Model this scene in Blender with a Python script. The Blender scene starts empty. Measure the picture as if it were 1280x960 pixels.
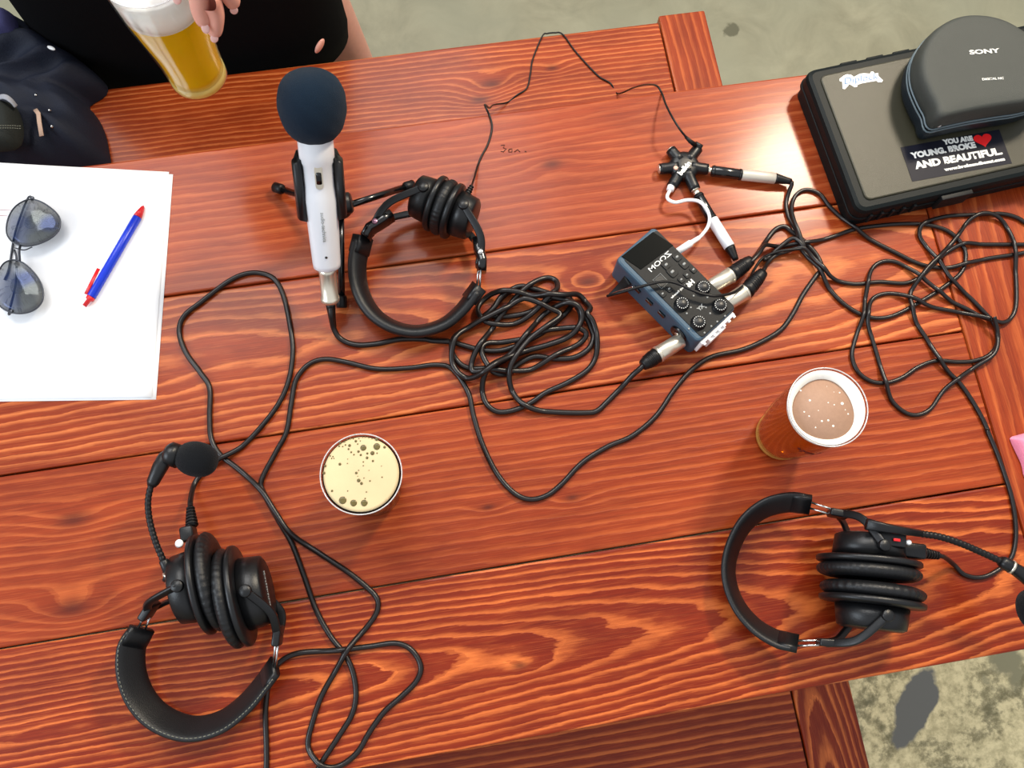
import bpy, bmesh, math, random
from mathutils import Vector, Matrix, noise as mnoise
random.seed(7)
S = bpy.context.scene
COL = S.collection
T = 0.76                                   # table top height above the floor
# ------------------------------------------------------------------ camera
FPX, CH = 1127.74, 1.0006
a_, b_, c_ = 0.24325283, -0.0730531, -0.14799615
ROT = Matrix.Rotation(a_, 3, 'X') @ Matrix.Rotation(b_, 3, 'Y') @ Matrix.Rotation(c_, 3, 'Z')
CAM = Vector((0, 0, CH + T))
cd = bpy.data.cameras.new('camera'); co = bpy.data.objects.new('camera', cd); COL.objects.link(co)
co.matrix_world = Matrix.Translation(CAM) @ ROT.to_4x4()
cd.sensor_width = 36; cd.lens = FPX / 1280 * 36; cd.clip_start = .01
S.camera = co
def U(x, y, h=0.0):
    """where the line through a photo point meets the level h above the table top"""
    d = ROT @ Vector(((x - 640) / FPX, -(y - 480) / FPX, -1.0))
    t = (h + T - CAM.z) / d.z
    return CAM + d * t
def CR(ox, oy, s, pts):
    return [(ox + p[0] / s, oy + p[1] / s) + tuple(p[2:]) for p in pts]
# ------------------------------------------------------------------ nodes
class N:
    def __init__(s, mat):
        mat.use_nodes = True; s.t = mat.node_tree; s.t.nodes.clear()
        s.out = s.t.nodes.new('ShaderNodeOutputMaterial'); s.b = s.t.nodes.new('ShaderNodeBsdfPrincipled')
        s.t.links.new(s.b.outputs[0], s.out.inputs[0])
        s.pos = s.t.nodes.new('ShaderNodeNewGeometry').outputs['Position']
    def link(s, a, b): s.t.links.new(a, b)
    def setin(s, sock, v):
        if hasattr(v, 'is_output'): s.link(v, sock)
        else: sock.default_value = v
    def m(s, op, a, b=0.0, c=0.0):
        n = s.t.nodes.new('ShaderNodeMath'); n.operation = op
        for i, v in enumerate((a, b, c)): s.setin(n.inputs[i], v)
        return n.outputs[0]
    def sep(s, v):
        n = s.t.nodes.new('ShaderNodeSeparateXYZ'); s.link(v, n.inputs[0]); return n.outputs
    def comb(s, x, y, z):
        n = s.t.nodes.new('ShaderNodeCombineXYZ')
        for i, v in enumerate((x, y, z)): s.setin(n.inputs[i], v)
        return n.outputs[0]
    def scale(s, v, sc, off=(0, 0, 0)):
        n = s.t.nodes.new('ShaderNodeMapping'); s.link(v, n.inputs[0]); n.inputs['Scale'].default_value = sc; n.inputs['Location'].default_value = off
        return n.outputs[0]
    def noise(s, v, sc, det=3, rough=.5, dist=0):
        n = s.t.nodes.new('ShaderNodeTexNoise'); s.link(v, n.inputs['Vector'])
        n.inputs['Scale'].default_value = sc; n.inputs['Detail'].default_value = det; n.inputs['Roughness'].default_value = rough; n.inputs['Distortion'].default_value = dist
        return n.outputs['Fac']
    def ramp(s, f, stops, interp='LINEAR'):
        n = s.t.nodes.new('ShaderNodeValToRGB'); s.link(f, n.inputs[0]); e = n.color_ramp; e.interpolation = interp
        while len(e.elements) < len(stops): e.elements.new(.5)
        for el, (p, c) in zip(e.elements, stops):
            el.position = p; el.color = (c if len(c) == 4 else (*c, 1)) if hasattr(c, '__len__') else (c, c, c, 1)
        return n.outputs[0]
    def mix(s, f, a, b, mode='MIX'):
        n = s.t.nodes.new('ShaderNodeMix'); n.data_type = 'RGBA'; n.blend_type = mode
        s.setin(n.inputs[0], f)
        for i, v in ((6, a), (7, b)):
            if hasattr(v, 'is_output'): s.link(v, n.inputs[i])
            else: n.inputs[i].default_value = (*v, 1) if len(v) == 3 else v
        return n.outputs[2]
    def bump(s, h, st, dist=.001):
        n = s.t.nodes.new('ShaderNodeBump'); s.link(h, n.inputs['Height']); n.inputs['Strength'].default_value = st; n.inputs['Distance'].default_value = dist
        s.link(n.outputs[0], s.b.inputs['Normal'])
def srgb(r, g, b):
    f = lambda c: (c / 255 / 12.92) if c / 255 <= .04045 else ((c / 255 + .055) / 1.055) ** 2.4
    return (f(r), f(g), f(b))
MATS = {}
def pm(name, col, rough=.5, metal=0.0, var=.12, sc=60, bump=0, bsc=400, trans=0, coat=0, alpha=1, sheen=0, spec=.5, sss=0, ior=1.45):
    if name in MATS: return MATS[name]
    m = bpy.data.materials.new(name); n = N(m); MATS[name] = m
    f = n.noise(n.pos, sc, 3)
    lo = tuple(c * (1 - var) for c in col); hi = tuple(min(1, c * (1 + var)) for c in col)
    n.link(n.mix(f, lo, hi), n.b.inputs['Base Color'])
    n.b.inputs['Roughness'].default_value = rough; n.b.inputs['Metallic'].default_value = metal
    n.b.inputs['Transmission Weight'].default_value = trans; n.b.inputs['IOR'].default_value = ior
    n.b.inputs['Coat Weight'].default_value = coat; n.b.inputs['Alpha'].default_value = alpha
    n.b.inputs['Sheen Weight'].default_value = sheen; n.b.inputs['Specular IOR Level'].default_value = spec
    if sss: n.b.inputs['Subsurface Weight'].default_value = sss; n.b.inputs['Subsurface Radius'].default_value = (.01, .004, .002)
    if bump: n.bump(n.noise(n.pos, bsc, 4), bump, .001)
    return m
DARK, MID, LITE = srgb(92, 30, 14), srgb(128, 50, 24), srgb(204, 112, 60)
def wood(name, axis='x', yc=0., d0=.03, k=.0, x0=0., ring=.008, knots=(), contrast=1., base=(DARK, MID, LITE), seed=0., amp=.010, fine=.4, tint=0., coat=.24):
    """flat-sawn board: the growth rings of a log whose axis runs under the surface"""
    m = bpy.data.materials.new(name); n = N(m)
    sx, sy, sz = n.sep(n.pos)
    if axis == 'y': sx, sy = sy, sx
    L = n.comb(sx, sy, n.m('ADD', n.m('MULTIPLY', sz, .3), seed))
    w1 = n.m('MULTIPLY', n.m('SUBTRACT', n.noise(n.scale(L, (2.2, 5, 1)), 1, 2), .5), amp * 2.2)
    w2 = n.m('MULTIPLY', n.m('SUBTRACT', n.noise(n.scale(L, (5, 14, 1), (3, 1, 0)), 1, 3), .5), amp * 2.4)
    w3 = n.m('MULTIPLY', n.m('SUBTRACT', n.noise(n.scale(L, (20, 90, 1), (7, 0, 0)), 1, 4, .65), .5), .0052)
    dy = n.m('ADD', n.m('SUBTRACT', sy, yc), w1)
    dz = n.m('ADD', n.m('ADD', n.m('MULTIPLY', n.m('SUBTRACT', sx, x0), k), d0), w2)
    kd = None
    for (kx, ky, R, A) in knots:
        p = n.m('POWER', n.m('DIVIDE', n.m('SUBTRACT', sx, kx), R * 2.2), 2)
        q = n.m('POWER', n.m('DIVIDE', n.m('SUBTRACT', sy, ky), R), 2)
        g = n.m('EXPONENT', n.m('MULTIPLY', n.m('ADD', p, q), -1))
        dz = n.m('ADD', dz, n.m('MULTIPLY', g, A))
        g2 = n.m('EXPONENT', n.m('MULTIPLY', n.m('ADD', n.m('MULTIPLY', p, 9), n.m('MULTIPLY', q, 9)), -1))
        kd = g2 if kd is None else n.m('ADD', kd, g2)
    r = n.m('SQRT', n.m('ADD', n.m('MULTIPLY', dy, dy), n.m('MULTIPLY', dz, dz)))
    q = n.m('DIVIDE', n.m('ADD', r, w3), ring)
    fr = n.m('FRACT', q)
    cell = n.m('FLOOR', q)
    rnd = n.m('FRACT', n.m('MULTIPLY', n.m('SINE', n.m('MULTIPLY', cell, 12.9898)), 437.5))
    band = n.ramp(fr, [(0, 1), (.07, .95), (.20, .55), (.30, .12), (.5, .0), (.88, .0), (.93, .8), (1, 1)])
    band = n.m('MULTIPLY', band, n.m('ADD', .55, n.m('MULTIPLY', rnd, .55)))
    fib = n.noise(n.scale(L, (6, 420, 1)), 1, 4, .65)
    fib2 = n.noise(n.scale(L, (28, 900, 1)), 1, 2, .6)
    blot = n.noise(n.scale(L, (3.5, 9, 1), (5, 5, 0)), 1, 3)
    base_c = n.mix(n.ramp(n.m('ADD', n.m('MULTIPLY', fib, .55), n.m('MULTIPLY', blot, .55)), [(.3, 0), (.75, 1)]), base[0], base[1])
    blt2 = n.noise(n.scale(L, (7, 26, 1), (2, 8, 0)), 1, 5, .65)
    base_c = n.mix(n.ramp(blt2, [(.32, .55), (.62, 0)]), base_c, tuple(c * .7 for c in base[0]))
    mask = n.m('MULTIPLY', n.m('MULTIPLY', band, n.ramp(blt2, [(.3, .55), (.6, 1)])), contrast)
    mask = n.m('MULTIPLY', mask, n.ramp(n.m('ADD', n.m('MULTIPLY', fib, .6), n.m('MULTIPLY', blot, .5)), [(.22, .35), (.62, 1)]))
    mask = n.m('ADD', mask, n.m('MULTIPLY', n.ramp(fib2, [(.52, 0), (.75, 1)]), fine * .5))
    dk = n.ramp(n.noise(n.scale(L, (10, 620, 1), (9, 2, 0)), 1, 3, .7), [(.28, .45), (.5, 0)])
    base_c = n.mix(dk, base_c, tuple(c * .55 for c in base[0]))
    n.t.nodes[-1]
    col = n.mix(n.m('MINIMUM', mask, 1), base_c, base[2])
    if kd is not None: col = n.mix(n.m('MINIMUM', n.m('MULTIPLY', kd, .75), .8), col, tuple(c * .55 for c in DARK))
    n.link(col, n.b.inputs['Base Color'])
    n.b.inputs['Specular IOR Level'].default_value = .16; n.b.inputs['Coat Weight'].default_value = coat; n.b.inputs['Coat Roughness'].default_value = .17
    n.link(n.ramp(n.m('ADD', n.m('MULTIPLY', fib, .5), n.m('MULTIPLY', blot, .5)), [(.3, .34), (.7, .50)]), n.b.inputs['Roughness'])
    n.bump(n.m('ADD', n.m('MULTIPLY', band, -.6), n.m('MULTIPLY', fib2, .6)), .35, .0007)
    return m
# ------------------------------------------------------------------ objects
def tag(o, label=None, cat=None, group=None, kind=None):
    if label: o['label'] = label
    if cat: o['category'] = cat
    if group: o['group'] = group
    if kind: o['kind'] = kind
    return o
def thing(name, label, cat, loc, group=None):
    o = bpy.data.objects.new(name, None); COL.objects.link(o); o.location = loc; o.empty_display_size = .02
    return tag(o, label, cat, group)
def offs(o):
    v = Vector((0, 0, 0))
    while o is not None: v += o.location; o = o.parent
    return v
CRISP = {'tabletop', 'end_board', 'seat', 'apron', 'lid', 'base', 'lid_panel', 'slogan_sticker', 'body', 'face', 'screen', 'button', 'name_sticker', 'switch_plate', 'switch_slider', 'latch', 'rim_lug', 'boom_housing', 'cord_block', 'capsule_connector', 'side_switch', 'heart'}
def obj(name, bm, mat, parent=None, smooth=True, recalc=True, loc=None, label=None):
    if recalc: bmesh.ops.recalc_face_normals(bm, faces=bm.faces)
    off = offs(parent) if parent else Vector((0, 0, 0))
    if loc is not None: off = Vector(loc)
    bm.transform(Matrix.Translation(-off))
    me = bpy.data.meshes.new(name); bm.to_mesh(me); bm.free()
    for mt in (mat if isinstance(mat, (list, tuple)) else [mat]): me.materials.append(mt)
    for p in me.polygons: p.use_smooth = smooth
    if name in CRISP or me.materials[0].name.startswith('leg_stain'): me.set_sharp_from_angle(angle=.33)
    o = bpy.data.objects.new(name, me); COL.objects.link(o)
    if parent: o.parent = parent
    elif loc is not None: o.location = loc
    if label: o['label'] = label
    return o
def crom(pts, n=8, closed=False):
    P = [Vector(p) for p in pts]; out = []; L = len(P)
    if L < 3:
        return [P[0].lerp(P[1], i / n) for i in range(n + 1)]
    g = (lambda i: P[i % L]) if closed else (lambda i: P[max(0, min(L - 1, i))])
    for i in range(L if closed else L - 1):
        p0, p1, p2, p3 = g(i - 1), g(i), g(i + 1), g(i + 2)
        if not closed and i == 0: p0 = p1 * 2 - p2
        if not closed and i == L - 2: p3 = p2 * 2 - p1
        for k in range(n):
            t = k / n
            out.append(.5 * ((2 * p1) + (p2 - p0) * t + (2 * p0 - 5 * p1 + 4 * p2 - p3) * t * t + (3 * p1 - p0 - 3 * p2 + p3) * t ** 3))
    if not closed: out.append(P[-1])
    return out
def resample(P, step):
    out = [P[0].copy()]; acc = 0
    for i in range(1, len(P)):
        a, b = P[i - 1], P[i]; d = (b - a).length
        if d < 1e-9: continue
        s = step - acc
        while s <= d: out.append(a.lerp(b, s / d)); s += step
        acc = (acc + d) % step
    out.append(P[-1].copy()); return out
def tube(bm, pts, r, seg=8, cap=True, closed=False, rfun=None):
    rings = []; n = len(pts); up = None
    for i, p in enumerate(pts):
        if closed: t = pts[(i + 1) % n] - pts[i - 1]
        else: t = pts[min(i + 1, n - 1)] - pts[max(i - 1, 0)]
        if t.length < 1e-9: t = Vector((0, 0, 1))
        t.normalize()
        if up is None:
            up = Vector((0, 0, 1)) if abs(t.z) < .9 else Vector((1, 0, 0))
        up = (up - t * up.dot(t))
        if up.length < 1e-6: up = t.orthogonal()
        up.normalize(); sd = t.cross(up)
        rr = rfun(i / (n - 1)) if rfun else (r[i] if isinstance(r, (list, tuple)) else r)
        rings.append([bm.verts.new(p + (up * math.cos(2 * math.pi * k / seg) + sd * math.sin(2 * math.pi * k / seg)) * rr) for k in range(seg)])
    m = n if closed else n - 1
    for i in range(m):
        A, B = rings[i], rings[(i + 1) % n]
        for k in range(seg): bm.faces.new((A[k], A[(k + 1) % seg], B[(k + 1) % seg], B[k]))
    if cap and not closed:
        bm.faces.new(rings[0][::-1]); bm.faces.new(rings[-1])
    return bm
def ribbon(bm, pts, wdirs, w, t, pw=4.0, seg=20, closed=False):
    """sweep of a rounded bar: w wide along wdir, t thick"""
    rings = []; n = len(pts)
    for i, p in enumerate(pts):
        tg = (pts[(i + 1) % n] - pts[i - 1]) if closed else (pts[min(i + 1, n - 1)] - pts[max(i - 1, 0)])
        tg.normalize(); wd = wdirs[i] if isinstance(wdirs, list) else Vector(wdirs)
        wd = wd - tg * wd.dot(tg); wd.normalize(); td = tg.cross(wd)
        ww = w(i / (n - 1)) if callable(w) else w; tt = t(i / (n - 1)) if callable(t) else t
        R = []
        for k in range(seg):
            a = 2 * math.pi * k / seg; c, s = math.cos(a), math.sin(a)
            R.append(bm.verts.new(p + wd * (ww / 2 * math.copysign(abs(c) ** (2 / pw), c)) + td * (tt / 2 * math.copysign(abs(s) ** (2 / pw), s))))
        rings.append(R)
    for i in range(n if closed else n - 1):
        A, B = rings[i], rings[(i + 1) % n]
        for k in range(seg): bm.faces.new((A[k], A[(k + 1) % seg], B[(k + 1) % seg], B[k]))
    if not closed: bm.faces.new(rings[0][::-1]); bm.faces.new(rings[-1])
    return bm
def lathe(bm, prof, c, u, v, n, seg=48, caps=True, ru=1, rv=1, fn=None):
    """prof: list of (radius, along n); local axes u, v"""
    c = Vector(c); rings = []
    for (r, z) in prof:
        R = []
        for k in range(seg):
            a = 2 * math.pi * k / seg; rr, zz = (r, z) if fn is None else fn(r, z, a)
            R.append(bm.verts.new(c + u * (rr * ru * math.cos(a)) + v * (rr * rv * math.sin(a)) + n * zz))
        rings.append(R)
    for i in range(len(rings) - 1):
        A, B = rings[i], rings[i + 1]
        for k in range(seg): bm.faces.new((A[k], A[(k + 1) % seg], B[(k + 1) % seg], B[k]))
    if caps:
        bm.faces.new(rings[0][::-1]); bm.faces.new(rings[-1])
    return bm
X, Y, Z = Vector((1, 0, 0)), Vector((0, 1, 0)), Vector((0, 0, 1))
def box(bm, c, u, v, n, su, sv, sn, bev=0, seg=3):
    """box centred at c with full sizes along unit axes u, v, n"""
    M = Matrix((u, v, n)).transposed().to_4x4(); M.translation = Vector(c)
    r = bmesh.ops.create_cube(bm, size=1, matrix=Matrix.Identity(4))
    vs = r['verts']
    for q in vs: q.co = Vector((q.co.x * su, q.co.y * sv, q.co.z * sn))
    if bev:
        es = list({e for q in vs for e in q.link_edges})
        rr = bmesh.ops.bevel(bm, geom=es, offset=bev, segments=seg, profile=.5, affect='EDGES', clamp_overlap=True)
        vs = list({q for f in rr['faces'] for q in f.verts} | {q for q in vs if q.is_valid})
    done = set(); stack = list(vs); allv = set()
    while stack:
        q = stack.pop()
        if q in allv: continue
        allv.add(q)
        for e in q.link_edges: stack.append(e.other_vert(q))
    for q in allv: q.co = M @ q.co
    return bm
def cyl(bm, a, b, r, r2=None, seg=24, bev=.0):
    a, b = Vector(a), Vector(b); n = (b - a); L = n.length; n.normalize(); u = n.orthogonal().normalized(); v = n.cross(u)
    r2 = r if r2 is None else r2
    if bev: prof = [(r - bev, 0), (r, bev), (r2, L - bev), (r2 - bev, L)]
    else: prof = [(r, 0), (r2, L)]
    return lathe(bm, prof, a, u, v, n, seg)
def prism(bm, poly, z0, z1, bev=0):
    """closed slab over a world xy outline, rounded top rim when bev"""
    vs = [bm.verts.new((p[0], p[1], z0)) for p in poly]
    lv = [vs]
    c = Vector((sum(p[0] for p in poly) / len(poly), sum(p[1] for p in poly) / len(poly), 0))
    steps = [(0, z1 - bev)] + ([(bev * .3, z1 - bev * .3), (bev, z1)] if bev else [])
    n = len(poly)
    area = sum(poly[i][0] * poly[(i + 1) % n][1] - poly[(i + 1) % n][0] * poly[i][1] for i in range(n))
    sg = 1 if area > 0 else -1
    for (ins, z) in steps:
        R = []
        for i, p in enumerate(poly):
            e1 = Vector((p[0] - poly[i - 1][0], p[1] - poly[i - 1][1])); e2 = Vector((poly[(i + 1) % n][0] - p[0], poly[(i + 1) % n][1] - p[1]))
            e1.normalize(); e2.normalize(); nn = Vector((-(e1.y + e2.y), e1.x + e2.x)) * sg
            if nn.length > 1e-6: nn.normalize()
            cs = max(.4, nn.dot(Vector((-e1.y, e1.x)) * sg))
            R.append(bm.verts.new((p[0] + nn.x * ins / cs, p[1] + nn.y * ins / cs, z)))
        lv.append(R)
    for i in range(len(lv) - 1):
        for k in range(n): bm.faces.new((lv[i][k], lv[i][(k + 1) % n], lv[i + 1][(k + 1) % n], lv[i + 1][k]))
    bm.faces.new(lv[0][::-1]); bm.faces.new(lv[-1])
    return bm
def rrect(w, h, r, seg=5):
    out = []
    for (cx, cy, a0) in ((w / 2 - r, h / 2 - r, 0), (-w / 2 + r, h / 2 - r, 90), (-w / 2 + r, -h / 2 + r, 180), (w / 2 - r, -h / 2 + r, 270)):
        for i in range(seg + 1):
            a = math.radians(a0 + 90 * i / seg); out.append((cx + r * math.cos(a), cy + r * math.sin(a)))
    return out
def plate(bm, poly2, c, u, v, n, t, bev=0):
    """2-D outline extruded t along n from the plane at c"""
    pr = bmesh.new(); prism(pr, poly2, 0, t, bev)
    M = Matrix((u, v, n)).transposed().to_4x4(); M.translation = Vector(c)
    pr.transform(M); me = bpy.data.meshes.new('tmp'); pr.to_mesh(me); pr.free(); bm.from_mesh(me); bpy.data.meshes.remove(me)
    return bm
def text_bm(s, size, c, u, v, ext=.0002, off=0, align='CENTER', shear=0, sx=1):
    cu = bpy.data.curves.new('txt', 'FONT'); cu.body = s; cu.size = size; cu.extrude = ext; cu.offset = off; cu.align_x = align; cu.align_y = 'CENTER'; cu.shear = shear
    cu.resolution_u = 3
    o = bpy.data.objects.new('txt', cu); COL.objects.link(o)
    dg = bpy.context.evaluated_depsgraph_get(); dg.update()
    me = bpy.data.meshes.new_from_object(o.evaluated_get(dg)); bpy.data.objects.remove(o); bpy.data.curves.remove(cu)
    bm = bmesh.new(); bm.from_mesh(me); bpy.data.meshes.remove(me)
    n = u.cross(v); M = Matrix((u * sx, v, n)).transposed().to_4x4(); M.translation = Vector(c)
    bm.transform(M); return bm
def merge(bms):
    out = bmesh.new()
    for b in bms:
        me = bpy.data.meshes.new('tmp'); b.to_mesh(me); b.free(); out.from_mesh(me); bpy.data.meshes.remove(me)
    return out
# ------------------------------------------------------------------ materials
M_blk = pm('black_plastic', srgb(15, 16, 18), .36, bump=.15, bsc=900, spec=.5)
M_blkm = pm('matte_black_plastic', srgb(15, 16, 16), .55, bump=.2, bsc=700, spec=.36)
M_gloss = pm('gloss_black', srgb(9, 10, 12), .18, coat=.4)
M_rub = pm('black_rubber', srgb(15, 14, 15), .42, bump=.15, bsc=500, spec=.36)
M_cab = pm('cable_jacket', srgb(24, 19, 18), .32, bump=.1, bsc=300)
M_lea = pm('leatherette', srgb(18, 19, 21), .42, bump=.3, bsc=900)
M_foam = pm('foam', srgb(14, 32, 48), .95, bump=1.0, bsc=1500, sheen=.06, spec=.2, var=.3, sc=900)
M_bfoam = pm('black_foam', srgb(12, 14, 18), .95, bump=1.0, bsc=1500, sheen=.06, spec=.2, var=.3, sc=900)
M_chr = pm('polished_steel', srgb(210, 208, 204), .18, metal=1)
M_nick = pm('satin_nickel', srgb(226, 218, 200), .3, metal=.85)
M_wht = pm('white_enamel', srgb(226, 228, 232), .3, coat=.3, var=.03)
M_slv = pm('silver_paint', srgb(190, 184, 172), .4, metal=.2, var=.05)
M_wpl = pm('white_plastic', srgb(240, 240, 240), .35, var=.03)
M_dot = pm('white_print', srgb(225, 225, 220), .6, var=.03)
M_grey = pm('grey_print', srgb(150, 152, 150), .6, var=.03)
M_blue = pm('slate_blue_rubber', srgb(56, 80, 98), .5, bump=.15, bsc=700)
M_cloth = pm('speaker_cloth', srgb(18, 18, 20), .95, bump=.8, bsc=2500)
M_red = pm('red_plastic', srgb(205, 30, 36), .35)
M_pen = pm('pen_blue', srgb(14, 50, 190), .3)
M_hearts = pm('red_print', srgb(225, 8, 14), .5)
M_paper = pm('paper', srgb(246, 247, 249), .8, var=.02, sc=12)
M_skin = pm('skin', srgb(222, 160, 142), .5, var=.08, sc=90, sss=.15, bump=.1, bsc=500)
M_nail = pm('nail', srgb(236, 190, 182), .25, var=.03)
M_bcl = pm('black_cloth', srgb(6, 6, 8), .9, bump=.6, bsc=900, spec=.15)
M_navy = pm('navy_cloth', srgb(20, 26, 42), .7, bump=.6, bsc=500, spec=.4, var=.5, sc=14)  # wide tone variation paints lighter fold highlights into the navy cloth
M_oliv = pm('dark_canvas', srgb(24, 28, 24), .8, bump=.5, bsc=700)
M_thr = pm('grey_thread', srgb(120, 120, 105), .7)
M_denim = pm('denim', srgb(62, 62, 105), .85, bump=.5, bsc=800, var=.3, sc=80)
M_pink = pm('pink_cotton', srgb(236, 140, 168), .9, bump=.5, bsc=600, var=.1, sc=30)
M_brass = pm('brass', srgb(200, 170, 110), .3, metal=1)
M_cse = pm('case_plastic', srgb(50, 48, 34), .42, bump=.25, bsc=1200, var=.08)
M_cser = pm('case_rim', srgb(10, 17, 18), .5, bump=.1, bsc=600, spec=.2)
M_sony = pm('case_fabric', srgb(56, 59, 55), .62, bump=.4, bsc=1600, var=.05)
M_sonyd = pm('case_side', srgb(10, 22, 30), .5, bump=.3, bsc=1200)
M_stk = pm('sticker_black', srgb(12, 14, 28), .5, var=.05, spec=.25)
M_scr = pm('lcd_glass', srgb(9, 10, 8), .22, spec=.12)
# ------------------------------------------------------------------ floor
def floor_mat():
    m = bpy.data.materials.new('polished_concrete'); n = N(m)
    big = n.noise(n.pos, 2.2, 4, .6); med = n.noise(n.pos, 9, 5, .65, .6); fin = n.noise(n.pos, 45, 5, .7)
    sx, sy, sz = n.sep(n.pos)
    c = n.mix(n.ramp(med, [(.3, 0), (.7, 1)]), srgb(116, 112, 88), srgb(150, 146, 120))
    c = n.mix(n.ramp(big, [(.35, 0), (.7, 1)]), c, srgb(128, 128, 106))
    # rougher, stained ground on the near side of the table
    near = n.ramp(sy, [(0, 1), (.01, 1)]) if False else n.m('LESS_THAN', sy, .2)
    mot = n.ramp(n.m('ADD', n.m('MULTIPLY', med, .6), n.m('MULTIPLY', fin, .4)), [(.38, 0), (.44, .35), (.5, .9), (.6, 1)])
    rough = n.mix(mot, srgb(84, 84, 60), srgb(212, 202, 160))
    rough = n.mix(n.ramp(fin, [(.4, .5), (.6, 0)]), rough, srgb(112, 104, 66))
    c = n.mix(n.m('MULTIPLY', near, .92), c, rough)
    # grey worn patch
    def blob(px, py, rx, ry, ang, col, c, sh=.25, nz=.9):
        p = U(px, py, -T); dx = n.m('SUBTRACT', sx, p.x); dy = n.m('SUBTRACT', sy, p.y); ca, sa = math.cos(ang), math.sin(ang)
        a = n.m('DIVIDE', n.m('ADD', n.m('MULTIPLY', dx, ca), n.m('MULTIPLY', dy, sa)), rx)
        b = n.m('DIVIDE', n.m('SUBTRACT', n.m('MULTIPLY', dy, ca), n.m('MULTIPLY', dx, sa)), ry)
        d = n.m('ADD', n.m('ADD', n.m('MULTIPLY', a, a), n.m('MULTIPLY', b, b)), n.m('MULTIPLY', n.m('SUBTRACT', n.noise(n.pos, 18, 4), .5), nz * 2))
        f = n.ramp(d, [(0, 1), (1 - sh, 1), (1, 0)])
        return n.mix(f, c, col)
    c = blob(1145, 880, .085, .034, math.radians(48), srgb(88, 90, 88), c)
    c = blob(1262, 832, .05, .035, .3, srgb(120, 118, 92), c, .95, 3.5)
    c = blob(912, 38, .022, .018, .3, srgb(84, 82, 60), c, .5, 3)
    n.link(c, n.b.inputs['Base Color']); n.b.inputs['Roughness'].default_value = .5
    n.bump(med, .2, .004)
    return m
bm = bmesh.new(); box(bm, (.2, .5, -.05), X, Y, Z, 9, 9, .1)
tag(obj('floor', bm, floor_mat(), None, False), kind='structure')
# ------------------------------------------------------------------ table
Y0, Y1, Y2, Y3, Y4 = .594, .413, .231, .0476, -.131
XJ, XL, XR = .615, -1.15, .80
TH = .038
def board(bm, x0, x1, y0, y1, z0, z1, mi, bev=.0025):
    b = bmesh.new(); box(b, ((x0 + x1) / 2, (y0 + y1) / 2, (z0 + z1) / 2), X, Y, Z, x1 - x0, y1 - y0, z1 - z0, bev, 2)
    for f in b.faces: f.material_index = mi
    me = bpy.data.meshes.new('tmp'); b.to_mesh(me); b.free(); bm.from_mesh(me); bpy.data.meshes.remove(me)
def kn(px, py, R, A, h=0):
    p = U(px, py, h); return (p.x, p.y, R, A)
yc4 = U(760, 795).y
B1 = (srgb(128, 42, 12), srgb(162, 66, 24), srgb(212, 118, 66))
B2 = (srgb(122, 36, 6), srgb(158, 62, 18), srgb(224, 130, 70))
B3 = (srgb(122, 38, 8), srgb(156, 60, 18), srgb(208, 110, 54))
B4 = (srgb(106, 22, 2), srgb(142, 46, 8), srgb(220, 118, 56))
wm = [wood('plank_stain_plain', yc=.80, d0=.10, k=.05, ring=.012, contrast=.35, seed=1., base=B1, amp=.012, knots=[kn(612, 130, .02, .02), kn(690, 205, .018, .03), kn(740, 350, .016, .03)]),
      wood('plank_stain_striped', yc=.335, d0=.045, k=.055, x0=-.25, ring=.0095, contrast=.78, seed=2.3, base=B2, amp=.014, knots=[kn(735, 352, .018, .03)]),
      wood('plank_stain_knotty', yc=-.02, d0=.05, k=.04, ring=.011, contrast=.45, seed=4.1, base=B3, amp=.014, knots=[kn(715, 622, .012, .02), kn(610, 634, .010, .02), kn(92, 650, .026, .05), kn(90, 760, .026, .05), kn(12, 570, .008, .02)]),
      wood('plank_stain_arched', yc=yc4, d0=.038, k=.085, x0=0, ring=.0074, contrast=.86, seed=6.2, base=B4, amp=.008, knots=[kn(650, 832, .012, -.006)])]
we = wood('end_board_stain', axis='y', yc=XJ + .12, d0=.07, k=.06, ring=.011, contrast=.5, seed=9., base=B3, amp=.012, knots=[kn(1238, 460, .014, .03)])
wl = wood('leg_stain', yc=.3, d0=.06, k=.04, ring=.012, contrast=.5, seed=12., base=B3)
tbl = thing('table', 'long plank table stained reddish brown with dark gaps between the boards', 'table', (0, .23, 0))
bm = bmesh.new()
ys = [Y0, Y1, Y2, Y3, Y4]
for i in range(4): board(bm, XL, XJ - .0008, ys[i + 1] + .0009, ys[i] - .0009, T - TH, T, i, .0022)
obj('tabletop', bm, wm, tbl)
bm = bmesh.new(); board(bm, XJ + .0008, XR, Y4, Y0, T - TH, T, 0, .003); obj('end_board', bm, we, tbl)
bm = bmesh.new(); board(bm, XL, XL + .001, Y4, Y0, T - TH, T - .001, 0, 0)
bm.free()
bm = bmesh.new()
for st_ in ([(626, 182), (631, 181), (629, 185), (633, 186), (629, 190), (626, 189)], [(636, 187), (640, 186), (640, 190), (636, 190), (636, 187)], [(643, 190), (647, 187), (650, 190)], [(656, 189), (658, 190)]):
    tube(bm, [U(x, y, .0002) for x, y in st_], .0006, 5)
part_ = obj('pen_mark', bm, pm('pen_ink', srgb(60, 26, 14), .8), tbl)
for (x, y) in ((-.95, .02), (-.95, .44), (.58, .02), (.58, .44)):
    bm = bmesh.new(); board(bm, x - .045, x + .045, y - .045, y + .045, 0, T - TH, 0, .004); obj('leg', bm, wl, tbl)
for (x) in (-.95, .58):
    bm = bmesh.new(); board(bm, x - .02, x + .02, .067, .393, T - TH - .09, T - TH, 0, .003); obj('apron', bm, wl, tbl)
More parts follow.
